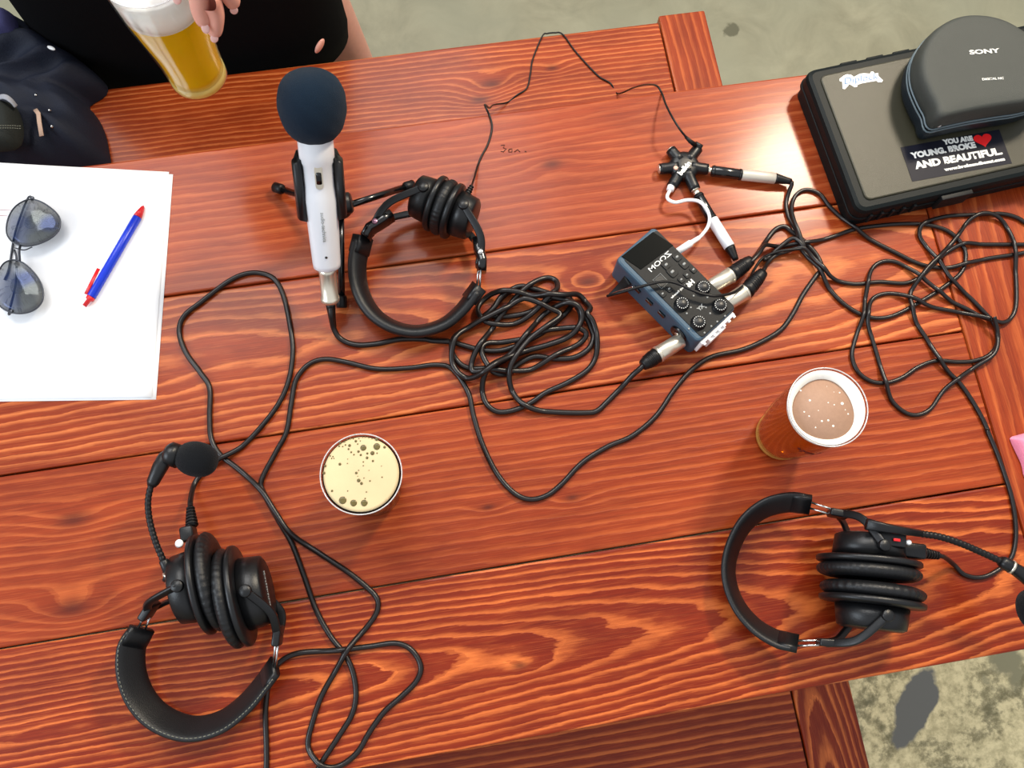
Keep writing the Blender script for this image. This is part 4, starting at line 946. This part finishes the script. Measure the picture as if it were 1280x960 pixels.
def headphones(name, label, cat, base_px, cups, band, lean, bw, bt, yokes, R_arm=.0026, stitch=False, pad_band=False, hous=(.72, .024)):
    """cups: [centre px, height, angle of the pad axis in the table plane, ru, rv]; band: centre-line pixels with heights"""
    b0 = U(*base_px, 0); root = thing(name, label, cat, (b0.x, b0.y, T)); info = []
    for (px_, py_, h, n, ru, rv) in cups:
        c = U(px_, py_, h); n = Vector((n[0], n[1], n[2] if len(n) > 2 else 0)).normalized(); u = Z.cross(n).normalized()
        hs, v = cup(root, c, n, u, ru, rv, hous[0], hous[1]); info.append((c, n, u, v, ru, rv, hs))
    P = resample(crom([U(*p) for p in band], 10), .004)
    cc_ = sum(P, Vector()) / len(P)
    W = []
    for i, p in enumerate(P):
        tg = P[min(i + 1, len(P) - 1)] - P[max(i - 1, 0)]; tg.z = 0; tg.normalize(); o = tg.cross(Z)
        if o.dot(p - cc_) < 0: o = -o
        W.append((Z * math.cos(lean) + o * math.sin(lean)).normalized())
    bm = bmesh.new(); ribbon(bm, P, W, (lambda s: bw * (.86 + .14 * math.sin(math.pi * s) ** .5)), bt, 3.2 if not pad_band else 2.4, 24); part('headband', bm, M_lea, root)
    if stitch:
        bm = bmesh.new()
        for i in range(2, len(P) - 2):
            w = W[i]; tg = (P[i + 1] - P[i - 1]).normalized(); o = w.cross(tg); q = P[i] + w * (bw * .46)
            s_ = 1 if o.dot(P[i] - cc_) < 0 else -1
            q2 = q + o * s_ * bt * .36; tube(bm, [q2 - tg * .0013, q2 + tg * .0013], .0004, 5)
        tag(part('stitching', bm, M_thr, root), kind='stuff')
    ends = (P[0], P[-1]); wends = (W[0], W[-1]); tends = ((P[0] - P[3]).normalized(), (P[-1] - P[-4]).normalized())
    for k, (ci, spx, hs_) in enumerate(yokes):
        c, n, u, v, ru, rv, hso = info[ci]; e = ends[k]; w = wends[k]; tg = tends[k]
        bm = bmesh.new(); ribbon(bm, [e - tg * .014, e - tg * .005, e + tg * .006], [w] * 3, bw * .80, bt * 1.2, 5, 20); part('end_cap', bm, M_blk, root)
        Sp = U(spx[0], spx[1], hs_)
        bm = bmesh.new()
        sdv = w.cross(tg).normalized()
        for s_ in (-1, 1): tube(bm, [e + tg * .004 + w * s_ * .0042, Sp + w * s_ * .0036], .0012, 8)
        tube(bm, [Sp + w * .0036, Sp - w * .0036], .0012, 8); part('slider_wire', bm, M_chr, root, 'shiny steel slider wires')
        pt, pb_ = c - n * .010 + v * rv * .80, c - n * .010 - v * rv * .80
        midt = (pt + Sp) / 2 - n * .010 + v * rv * .12; midb = (pb_ + Sp) / 2 - n * .010 - v * rv * .12
        mo = Sp + (c - Sp) * .10 - n * .004
        path = crom([pt, midt, mo + v * .006, mo - v * .006, midb, pb_], 8)
        bm = bmesh.new(); ribbon(bm, path, [n] * len(path), .0085, .0042, 4, 14)
        for q in (pt, pb_): lathe(bm, [(.0055, -.0030), (.0062, -.002), (.0062, .002), (.0055, .003)], q, u, n, v, 20)
        dq = (Sp - mo).normalized(); box(bm, mo.lerp(Sp, .6), dq, v.cross(dq).normalized(), dq.cross(v.cross(dq)).normalized(), .020, .008, .020, .002); part('yoke', bm, M_blk, root)
    return root, info, P
def boot_ribs(bm, a, b, r0, r1, k=7):
    tube(bm, [a.lerp(b, i / 6) for i in range(7)], 0, 14, rfun=lambda s: (r0 + (r1 - r0) * s) * .78)
    d = (b - a).normalized()
    for i in range(k): q = a.lerp(b, (i + .3) / k); rr = r0 + (r1 - r0) * (i + .3) / k; cyl(bm, q, q + d * (b - a).length / k * .5, rr, None, 14, .0003)
# left headset
E1, E2 = U(241.5, 670, .05), U(261, 790, .05)
um = (E2 - E1); um.z = 0; um.normalize(); nA = Vector((-um.y, um.x, 0));
if nA.x < 0: nA = -nA
E3, E4 = U(292, 681, .05), U(314, 804, .05)
umB = (E4 - E3); umB.z = 0; umB.normalize(); nB = Vector((-umB.y, umB.x, 0))
if nB.x > 0: nB = -nB
cb7 = lambda *a: CR(130, 530, 2.286, a)
bandL = [(174, 792, .036), (164, 812, .032), (165, 845, .026), (178, 876, .021), (202, 899, .018), (238, 911, .017), (275, 903, .018), (306, 880, .021), (329, 853, .026), (340, 838, .032)]
hL, infL, PL = headphones('headset', 'black headset at the lower left with its boom mic raised', 'headset', (260, 830),
    [(249, 731, .050, nA, .0515, .0475), (306, 743, .050, nB, .0515, .0475)], bandL, math.radians(38), .034, .0075,
    [(0, (186, 764), .045), (1, (347, 797), .046)], stitch=True)
c, n, u, v, ru, rv, hs = infL[1]
td = (U(348, 742, .07) - U(322, 748, .07)); td.z = 0; td.normalize()
tt = -n; uu_ = (Z.cross(tt)).normalized()
if uu_.dot(X) < 0 and False: uu_ = -uu_
part('brand_text', text_bm('audio-technica', .0062, c - n * .0246 + Z * .008, uu_, tt.cross(uu_) * -1 if tt.cross(uu_).z < 0 else tt.cross(uu_), .0003, 0), M_grey, hs)
# boom arm and mic of the left headset
c, n, u, v, ru, rv, hs = infL[0]
j0 = U(211, 716, .062); arm = [U(*p) for p in ((211, 716, .062), (203, 698, .066), (194, 676, .070), (187, 650, .074), (185, 628, .078), (188, 610, .080), (192, 602, .080))]
bm = bmesh.new(); cyl(bm, U(222, 722, .058), j0 + Vector((-.004, .0, 0)), .010, .008, 24, .001); cyl(bm, j0, U(204, 700, .066), .0052, .0046, 18, .0006); pv = part('boom_pivot', bm, M_blk, hL)
bm = bmesh.new(); tube(bm, [U(209, 716, .066), U(212, 727, .060)], [.0048, .0048], 16); part('pivot_collar', bm, M_nick, pv, 'silver collar')
bm = bmesh.new(); pp = resample(crom(arm, 8), .0011); tube(bm, pp, [.0030 + .0004 * (i // 2 % 2) for i in range(len(pp))], 12); part('boom_arm', bm, M_rub, hL)
bm = bmesh.new(); tube(bm, [U(189, 608, .080), U(191, 603, .080), U(200, 584, .082), U(207, 572, .083), U(211, 566, .083)], [.0042, .0062, .0078, .0078, .0055], 20); part('mic_barrel', bm, M_blk, hL)
ma, mb_ = U(212, 567, .084), U(224, 571, .084)
bm = bmesh.new(); tube(bm, [ma - (mb_ - ma) * .35, ma, mb_], [.009, .0125, .0122], 24); part('mic_capsule', bm, M_blk, hL)
fo = U(246, 574, .084); fd = (fo - ma).normalized(); fu, fv, fn_ = axes(fd)
bm = bmesh.new(); pr = [(.0175 * math.sin(math.pi * i / 16) ** .8 + .0005, -.021 * math.cos(math.pi * i / 16)) for i in range(17)]
pr = [(max(r, .011) if z < -.012 else r, max(z, -.019)) for r, z in pr]
lathe(bm, pr, fo, fu, fv, fn_, 32); part('mic_foam', bm, M_bfoam, hL, 'black foam ball')
# cord exit, status knob
bm = bmesh.new(); boot_ribs(bm, U(240, 658, .040), U(238, 634, .032), .0068, .0042, 6); part('strain_relief', bm, M_rub, hL)
bm = bmesh.new(); q = U(236, 668, .045); box(bm, q, Vector((um.y, -um.x, 0)), um, Z, .014, .016, .020, .003); part('cord_block', bm, M_blk, hL)
bm = bmesh.new(); cyl(bm, U(224, 680, .05), U(224, 679, .062), .0042, .0040, 18, .0008); part('volume_knob', bm, M_wpl, hL, 'small white knob')
# right headset
E1, E2 = U(1023, 694, .05), U(1148, 708, .05); um = E2 - E1; um.z = 0; um.normalize(); nA = Vector((um.y, -um.x, 0)); nA = nA if nA.y < 0 else -nA
E3, E4 = U(1027, 747, .05), U(1153, 764, .05); um2 = E4 - E3; um2.z = 0; um2.normalize(); nB = Vector((-um2.y, um2.x, 0)); nB = nB if nB.y > 0 else -nB
bandR = [(1006, 630, .036), (985, 628, .032), (955, 636, .026), (930, 657, .021), (914, 690, .018), (911, 722, .018), (922, 755, .020), (943, 781, .024), (968, 797, .030), (990, 803, .036)]
hR, infR, PR = headphones('headset', 'black headset at the lower right, beside the amber beer', 'headset', (1030, 720),
    [(1086, 697, .050, nA, .0535, .0475), (1090, 757, .050, nB, .0535, .0475)], bandR, math.radians(38), .031, .0075,
    [(0, (1046, 642), .046), (1, (1032, 803), .046)], hous=(.70, .024))
c, n, u, v, ru, rv, hs = infR[0]
bm = bmesh.new(); box(bm, U(1110, 672, .075), um, Vector((-um.y, um.x, 0)), Z, .034, .020, .014, .003); mod = part('boom_housing', bm, M_blk, hR)
bm = bmesh.new(); q = U(1121, 675, .084); box(bm, q, um, Vector((-um.y, um.x, 0)), Z, .007, .003, .002, .0005); part('red_mark', bm, M_red, mod, 'red side mark')
bm = bmesh.new(); q = U(1136, 678, .080); bmesh.ops.create_uvsphere(bm, u_segments=16, v_segments=10, radius=.0028, matrix=Matrix.Translation(q)); part('volume_knob', bm, M_wpl, hR, 'tiny white knob')
pl = [U(*p) for p in ((1083, 655, .088), (1108, 660, .088), (1152, 667, .086))]
bm = bmesh.new(); ribbon(bm, pl, [Vector((-um.y, um.x, 0)) * .9 + Z * .4] * 3, lambda s: .012 * (1 - .45 * s), .007, 4, 16); part('boom_base', bm, M_blk, hR)
arm = [U(*p) for p in ((1150, 667, .086), (1175, 671, .085), (1200, 679, .084), (1228, 691, .082), (1254, 703, .080))]
bm = bmesh.new(); pp = resample(crom(arm, 8), .0011); tube(bm, pp, [.0033 + .0004 * (i // 2 % 2) for i in range(len(pp))], 12); part('boom_arm', bm, M_rub, hR)
bm = bmesh.new(); tube(bm, [U(1250, 701, .080), U(1254, 703, .080), U(1264, 708.5, .080), U(1265, 709, .080), U(1282, 720, .078), U(1296, 733, .076), U(1300, 745, .074)], [.005, .0066, .0068, .0062, .0078, .0080, .006], 20); part('mic_barrel', bm, M_blk, hR)
bm = bmesh.new(); tube(bm, [U(1263, 708, .080), U(1266, 709.5, .080)], .0072, 20); part('barrel_ring', bm, M_nick, hR, 'pale ring on the mic barrel')
bm = bmesh.new(); lathe(bm, [(.0175 * math.sin(math.pi * i / 16) ** .8 + .0005, -.021 * math.cos(math.pi * i / 16)) for i in range(17)], U(1295, 762, .074), X, Z, Y, 32); part('mic_foam', bm, M_bfoam, hR, 'black foam ball')
bm = bmesh.new(); boot_ribs(bm, U(1148, 690, .050), U(1173, 694.5, .038), .0068, .0042, 7); part('strain_relief', bm, M_rub, hR)
bm = bmesh.new(); box(bm, U(1138, 689, .055), um, Vector((-um.y, um.x, 0)), Z, .026, .016, .022, .003); part('cord_block', bm, M_blk, hR)
# centre headphones
E1, E2 = U(553, 228, .045), U(522, 290, .045); um = (E2 - E1); um.z = 0; um.normalize(); nA = Vector((-um.y, um.x, 0)); nA = nA if nA.x > 0 else -nA; nB = -nA
k3 = lambda x, y, h: (320 + x / 2.525, 60 + y / 2.525, h)
bandC = [k3(334, 612, .036), k3(320, 680, .030), k3(328, 760, .024), k3(366, 832, .020), k3(430, 878, .018), k3(508, 894, .017), k3(590, 872, .018), k3(648, 825, .024), k3(695, 765, .032)]
hC, infC, PC = headphones('headphones', 'black folded headphones with thick padded band beside the white microphone', 'headphones', (525, 340),
    [(541, 253, .045, nA, .032, .038), (570, 266, .045, nB, .032, .038)], bandC, math.radians(30), .030, .013,
    [(0, (466, 285), .042), (1, (600, 325), .042)], pad_band=True, hous=(.80, .022))
for (pp, lab) in (([(457, 297), (462, 287), (478, 277), (490, 269)], 0), ([(602, 338), (603, 327), (598, 312), (596, 300)], 1)):
    V = [U(*p, .045) for p in pp]; bm = bmesh.new(); ribbon(bm, V, [Z] * 4, .022, lambda s: .011, 4, 16); ar = part('hinge_arm', bm, M_gloss, hC)
    q = V[1].lerp(V[2], .5); bm = bmesh.new(); cyl(bm, q + Z * .010, q + Z * .013, .0032, None, 16, .0004); part('hinge_pin', bm, pm('pink_metal', srgb(150, 110, 130), .3, metal=.7) if lab == 0 else M_chr, ar)
bm = bmesh.new(); boot_ribs(bm, U(584, 243, .055), U(590, 232, .056), .0045, .0026, 4); part('strain_relief', bm, M_rub, hC)
# ------------------------------------------------------------------ person behind the far bench
bx = U(-20 + 290, 60, -.2).x
PYc = .925 + .185
pr_ = thing('person', 'person in black clothing standing behind the far bench, holding a beer', 'person', (-.325, PYc, 0))
verts, edges, rads = [], [], []
def V_(p, r, par=None):
    verts.append(Vector(p)); rads.append(r if isinstance(r, tuple) else (r, r)); i = len(verts) - 1
    if par is not None: edges.append((par, i))
    return i
px0 = -.325
pel = V_((px0, PYc, .92), (.15, .11)); sp1 = V_((px0, PYc, 1.10), (.125, .095), pel); sp2 = V_((px0, PYc, 1.30), (.15, .10), sp1); nk0 = V_((px0, PYc, 1.44), (.07, .06), sp2); nk = V_((px0, PYc - .005, 1.52), (.045, .045), nk0)
hd0 = V_((px0, PYc - .015, 1.60), (.065, .075), nk); hd1 = V_((px0, PYc - .02, 1.68), (.072, .085), hd0); hd2 = V_((px0, PYc - .01, 1.74), (.05, .06), hd1)
for s in (-1, 1):
    h_ = V_((px0 + s * .095, PYc, .84), .085, pel); k_ = V_((px0 + s * (.208 if s > 0 else .12), PYc - .07, .47), .050, h_); a_k = V_((px0 + s * (.256 if s > 0 else .12), PYc - .02, .09), .036, k_)
    ft = V_((px0 + s * .16, PYc - .10, .04), .034, a_k); V_((px0 + s * .16, PYc - .16, .03), .024, ft)
# left arm hangs, other arm holds the glass
shl = V_((px0 - .17, PYc, 1.40), .055, sp2); el = V_((px0 - .22, PYc + .02, 1.12), .042, shl); wr_ = V_((px0 - .22, PYc - .03, .88), .027, el); V_((px0 - .22, PYc - .05, .80), (.035, .018), wr_)
shr = V_((px0 + .17, PYc, 1.40), .055, sp2); er = V_((px0 + .25, PYc - .12, 1.17), .042, shr)
wrp = U(285, -95, .335); wr2 = V_(wrp, (.027, .024), er)
pal = V_(U(266, -42, .325), (.030, .017), wr2)
kn_ = [((247, -12, .315), (250, 14, .296), (257, 36, .283)), ((262, -8, .312), (270, 18, .291), (268, 46, .270)), ((276, -16, .312), (290, -4, .298), (292, 10, .286)), ((240, -30, .320), (226, -18, .308), (222, -2, .296))]
tips = []
for (a, b, c) in kn_:
    i1 = V_(U(*a), .0096, pal); i2 = V_(U(*b), .0088, i1); i3 = V_(U(*c), .0070, i2); tips.append((U(*b), U(*c)))
th1 = V_(U(296, -62, .32), .0125, wr2); th2 = V_(U(300, -30, .30), .0108, th1); th3 = V_(U(288, -12, .285), .0085, th2)
me = bpy.data.meshes.new('body'); me.from_pydata([v - pr_.location for v in verts], edges, []); bo = bpy.data.objects.new('body', me); COL.objects.link(bo); bo.parent = pr_
me.materials.append(M_skin)
sk = bo.modifiers.new('skin', 'SKIN'); sk.use_smooth_shade = True
for i, sv_ in enumerate(me.skin_vertices[0].data if me.skin_vertices else []): sv_.radius = rads[i]
if not me.skin_vertices:
    pass
sb = bo.modifiers.new('sub', 'SUBSURF'); sb.levels = 2; sb.render_levels = 2
if me.skin_vertices:
    me.skin_vertices[0].data[0].use_root = True
# bake so that the body is one plain mesh
dg = bpy.context.evaluated_depsgraph_get(); dg.update(); nm = bpy.data.meshes.new_from_object(bo.evaluated_get(dg)); bo.modifiers.clear(); bo.data = nm
if not nm.materials: nm.materials.append(M_skin)
for (b, c) in tips:
    d = (c - b).normalized(); q = c + d * .001; up = (CAM - q).normalized(); up = (up - d * up.dot(d)).normalized(); sdd = d.cross(up)
    bm = bmesh.new(); bmesh.ops.create_uvsphere(bm, u_segments=16, v_segments=10, radius=1)
    M = Matrix((sdd * .0036, d * .0048, up * .0010)).transposed().to_4x4(); M.translation = q - d * .003 + up * .0050; bm.transform(M); part('fingernail', bm, M_nail, pr_)
# hair + face
hc_ = Vector((px0, PYc - .02, 1.68)); bm = bmesh.new()
bmesh.ops.create_uvsphere(bm, u_segments=28, v_segments=18, radius=1); bm.transform(Matrix.Translation(hc_ + Vector((0, .03, .022))) @ Matrix.Diagonal((.088, .098, .095, 1)))
part('hair', bm, pm('brown_hair', srgb(60, 42, 30), .6, bump=.6, bsc=300), pr_)
for s in (-1, 1):
    bm = bmesh.new(); bmesh.ops.create_uvsphere(bm, u_segments=16, v_segments=10, radius=.011, matrix=Matrix.Translation(hc_ + Vector((s * .028, -.072, -.025)))); part('eye', bm, M_wpl, pr_)
    bm = bmesh.new(); bmesh.ops.create_uvsphere(bm, u_segments=12, v_segments=8, radius=1); bm.transform(Matrix.Translation(hc_ + Vector((s * .078, .0, -.03))) @ Matrix.Diagonal((.008, .016, .028, 1))); part('ear', bm, M_skin, pr_)
bm = bmesh.new(); tube(bm, [hc_ + Vector((0, -.078, -.02)), hc_ + Vector((0, -.096, -.052)), hc_ + Vector((0, -.080, -.058))], [.006, .012, .009], 12); part('nose', bm, M_skin, pr_)
bm = bmesh.new(); tube(bm, crom([hc_ + Vector((-.022, -.068, -.082)), hc_ + Vector((0, -.080, -.080)), hc_ + Vector((.022, -.068, -.082))], 5), .0045, 10); part('mouth', bm, pm('lips', srgb(190, 100, 95), .5), pr_)
# black dress: shaped from hem to shoulders
def sgp_(c, z):
    e = .5 if z < .9 else .5 + .5 * min(1, (z - .9) / .25)
    return math.copysign(abs(c) ** e, c)
def ringz(z, rx, ry, dx=0, dy=0, wob=0, seg=72):
    return [(px0 + dx + rx * sgp_(math.cos(2 * math.pi * k / seg), z) * (1 + wob * math.sin(7 * 2 * math.pi * k / seg + z * 9)), PYc + dy + ry * sgp_(math.sin(2 * math.pi * k / seg), z) * (1 + wob * math.sin(5 * 2 * math.pi * k / seg + z * 7)), z) for k in range(seg)]
hemz = T - .42
secs = [(hemz, .235, .160, .0, -.0, .01), (hemz + .015, .248, .172, 0, 0, .012), (hemz + .06, .252, .176, 0, 0, .012), (.62, .248, .172, 0, 0, .012), (.80, .225, .160, 0, 0, .01), (.95, .190, .145, 0, 0, .006), (1.10, .155, .125, 0, 0, .004), (1.28, .185, .135, 0, 0, 0), (1.40, .19, .115, 0, 0, 0), (1.47, .085, .075, 0, 0, 0)]
bm = bmesh.new(); R_ = [[bm.verts.new(p) for p in ringz(*s)] for s in secs]
for i in range(len(R_) - 1):
    for k in range(72): bm.faces.new((R_[i][k], R_[i][(k + 1) % 72], R_[i + 1][(k + 1) % 72], R_[i + 1][k]))
bm.faces.new(R_[0][::-1])
dress = part('dress', bm, M_bcl, pr_, 'loose black garment')
q = U(398, 58, -.20)
d0 = Vector((q.x, q.y, q.z))
# the tear: skin-coloured opening in the cloth
ry_ = None
for tst in range(200):
    h = -.34 + tst * .002; q = U(399, 57, h); zz_ = q.z
    lo_ = [s for s in secs if s[0] <= zz_]; s0_ = lo_[-1] if lo_ else secs[0]
    if ((q.x - px0) / s0_[1]) ** 2 + ((q.y - PYc) / s0_[2]) ** 2 <= 1.0: ry_ = q; break
if ry_ is None: ry_ = U(399, 57, -.25)
nrm = Vector(((ry_.x - px0) / .2 ** 2, (ry_.y - PYc) / .18 ** 2, 0)).normalized(); sd1 = Z.cross(nrm)
bm = bmesh.new(); bmesh.ops.create_uvsphere(bm, u_segments=20, v_segments=10, radius=1)
M = Matrix(((sd1 * .8 + Z * .6) * .013, (Z * .8 - sd1 * .6) * .007, nrm * .004)).transposed().to_4x4(); M.translation = ry_ + nrm * .001; bm.transform(M); part('torn_hole', bm, M_skin, dress, 'small tear showing skin')
for s, A_, B_ in ((-1, (px0 - .17, PYc, 1.40), (px0 - .215, PYc + .015, 1.16)), (1, (px0 + .17, PYc, 1.40), (px0 + .235, PYc - .10, 1.20))):
    bm = bmesh.new(); tube(bm, [Vector(A_) - Vector((s * .03, 0, -.01)), Vector(A_), Vector(A_).lerp(Vector(B_), .5), Vector(B_)], [.06, .07, .062, .058], 20); part('sleeve', bm, M_bcl, pr_)
# ------------------------------------------------------------------ cloth heaps
def heap(outline, h0, top, seed, folds=.010, rings=12, n=96, topfn=None):
    """a heap of cloth: closed lump over an outline, with folds"""
    pts = resample(crom([U(x, y, h0) for x, y in outline], 8, True) + [U(*outline[0], h0)], .004)
    pts = [pts[int(i * len(pts) / n)] for i in range(n)]
    c0 = sum(pts, Vector()) / len(pts); bm = bmesh.new(); R = []
    zb_ = T + h0
    for k in range(rings + 1):
        s = 1 - (k / rings) ** 1.3 * .98; row = []
        e = min(1, (1 - s) * 3.0); prof_ = math.sin(min(1, e) * math.pi / 2) ** .7
        for p in pts:
            x, y = c0.x + (p.x - c0.x) * s, c0.y + (p.y - c0.y) * s
            f1 = mnoise.noise(Vector((x * 9 + seed, y * 9, seed))) * folds * 1.6; r1 = abs(mnoise.noise(Vector((x * 16 + y * 9, y * 22 - x * 12, seed + 3)))) * folds * 2.2
            row.append(bm.verts.new((x, y, zb_ + max(.001, prof_ * (top + f1 - r1 + folds)))))
        R.append(row)
    base = [bm.verts.new((p.x, p.y, zb_)) for p in pts]
    R = [base] + R
    for i in range(len(R) - 1):
        for j in range(n): bm.faces.new((R[i][j], R[i][(j + 1) % n], R[i + 1][(j + 1) % n], R[i + 1][j]))
    bm.faces.new(R[0][::-1]); bm.faces.new(R[-1]); return bm, c0
HJ = HB + .002
bm, c0 = heap([(-70, 22), (0, 24), (36, 34), (80, 62), (128, 100), (134, 118), (112, 134), (118, 142), (128, 158), (136, 185), (132, 215), (60, 225), (-70, 225)], HJ, .075, 3.1, .016, 18, 140)
jk = thing('jacket', 'dark navy jacket heaped on the far bench beyond the paper', 'jacket', (c0.x, c0.y, T + HJ)); part('cloth', bm, M_navy, jk)
for (x, y) in ((45, 119), (62, 138), (63, 148), (65, 158)):
    q = U(x, y, HJ + .088); bm = bmesh.new(); bmesh.ops.create_uvsphere(bm, u_segments=12, v_segments=8, radius=.0026, matrix=Matrix.Translation(q)); part('stud', bm, M_chr, jk, 'bright stud')
bm = bmesh.new(); pp = [U(44, 137, HJ + .094), U(48, 142, HJ + .096), U(49, 152, HJ + .096), U(52, 170, HJ + .094)]; ribbon(bm, pp, [X] * 4, .0065, .002, 4, 12); part('zip_pull', bm, pm('beige_leather', srgb(190, 160, 140), .6), jk, 'beige zip pull')
q = U(64, 60, HJ + .094); bm = bmesh.new(); bmesh.ops.create_uvsphere(bm, u_segments=12, v_segments=8, radius=1); bm.transform(Matrix.Translation(q) @ Matrix.Rotation(-.6, 4, 'Z') @ Matrix.Diagonal((.007, .003, .002, 1))); part('white_tag', bm, M_wpl, jk, 'small white tag')
bm, c0 = heap([(-50, 128), (0, 130), (18, 132), (27, 148), (30, 168), (24, 185), (0, 190), (-50, 190)], HJ + .098, .022, 8.2, .004, 10, 60)
bg = thing('bag', 'small dark green-black stitched bag on the jacket at the left edge', 'bag', (c0.x, c0.y, T + HJ + .098)); part('canvas', bm, M_oliv, bg)
bm = bmesh.new()
for (y) in (157, 160):
    P = [U(x, y + (.0 if x < 20 else .5), HJ + .128) for x in range(-30, 29, 3)]
    for i in range(0, len(P) - 1): tube(bm, [P[i], P[i].lerp(P[i + 1], .65)], .0005, 5)
tag(part('stitching', bm, M_thr, bg), kind='stuff')
bm = bmesh.new(); P = crom([U(-4, 122, HJ + .12), U(6, 121, HJ + .125), U(14, 126, HJ + .122), U(20, 133, HJ + .115)], 5); ribbon(bm, P, [Y] * len(P), .008, .003, 3, 12); part('handle', bm, pm('grey_webbing', srgb(150, 152, 160), .7), bg, 'grey webbing handle')
bm, c0 = heap([(-40, 18), (0, 20), (18, 20), (23, 30), (21, 46), (0, 50), (-40, 50)], HJ + .080, .03, 5.5, .003, 8, 50)
tag(obj('folded_cloth', bm, M_denim, None, True, loc=(c0.x, c0.y, T + HJ + .080)), 'small purple-blue folded cloth at the top left corner', 'cloth')
bm, c0 = heap([(1262, 548), (1268, 545), (1282, 541), (1320, 530), (1330, 590), (1300, 615), (1281, 598), (1276, 580), (1268, 563)], .0006, .010, 2.2, .003, 8, 60)
tag(obj('pink_cloth', bm, M_pink, None, True, loc=(c0.x, c0.y, T)), 'pink fabric corner on the end board at the right edge', 'cloth')
# ------------------------------------------------------------------ light
w = bpy.data.worlds.new('world'); S.world = w; w.use_nodes = True; nt = w.node_tree; nt.nodes.clear()
bg_ = nt.nodes.new('ShaderNodeBackground'); wo = nt.nodes.new('ShaderNodeOutputWorld'); nt.links.new(bg_.outputs[0], wo.inputs[0])
gt = nt.nodes.new('ShaderNodeTexCoord'); sp = nt.nodes.new('ShaderNodeSeparateXYZ'); nt.links.new(gt.outputs['Generated'], sp.inputs[0])
rp = nt.nodes.new('ShaderNodeValToRGB'); nt.links.new(sp.outputs[2], rp.inputs[0])
e = rp.color_ramp; e.elements[0].position = .0; e.elements[0].color = (.30, .26, .22, 1); e.elements[1].position = .5; e.elements[1].color = (.84, .87, .92, 1)
nt.links.new(rp.outputs[0], bg_.inputs[0]); bg_.inputs[1].default_value = .66
def area(name, loc, target, size, power, col):
    l = bpy.data.lights.new(name, 'AREA'); l.energy = power; l.size = size[0]; l.shape = 'RECTANGLE'; l.size_y = size[1]; l.color = col
    o = bpy.data.objects.new(name, l); COL.objects.link(o); o.location = loc; o.rotation_euler = (Vector(target) - Vector(loc)).to_track_quat('-Z', 'Y').to_euler(); return o
ht = U(975, 200); dv = (ht - CAM); dv.z = -dv.z; dv.normalize()
dv = Vector((dv.x + .02, dv.y - .01, dv.z)); wl1 = ht + dv * 1.8
area('window_light', wl1, (.25, .3, T), (.24, .24), 27, (1, .86, .66))
area('side_window_light', (-2.6, -.2, T + 1.7), (-.2, .2, T), (1.6, 1.2), 36, (.80, .90, 1))
area('skylight', (-.5, 2.3, 3.9), (-.1, .5, T), (2.2, 1.6), 72, (1, .98, .95))
S.view_settings.view_transform = 'Standard'; S.view_settings.look = 'None'; S.view_settings.gamma = 1; S.view_settings.use_curve_mapping = False
S.view_settings.exposure = .39
S.cycles.use_denoising = True
S.cycles.max_bounces = 12; S.cycles.transmission_bounces = 10
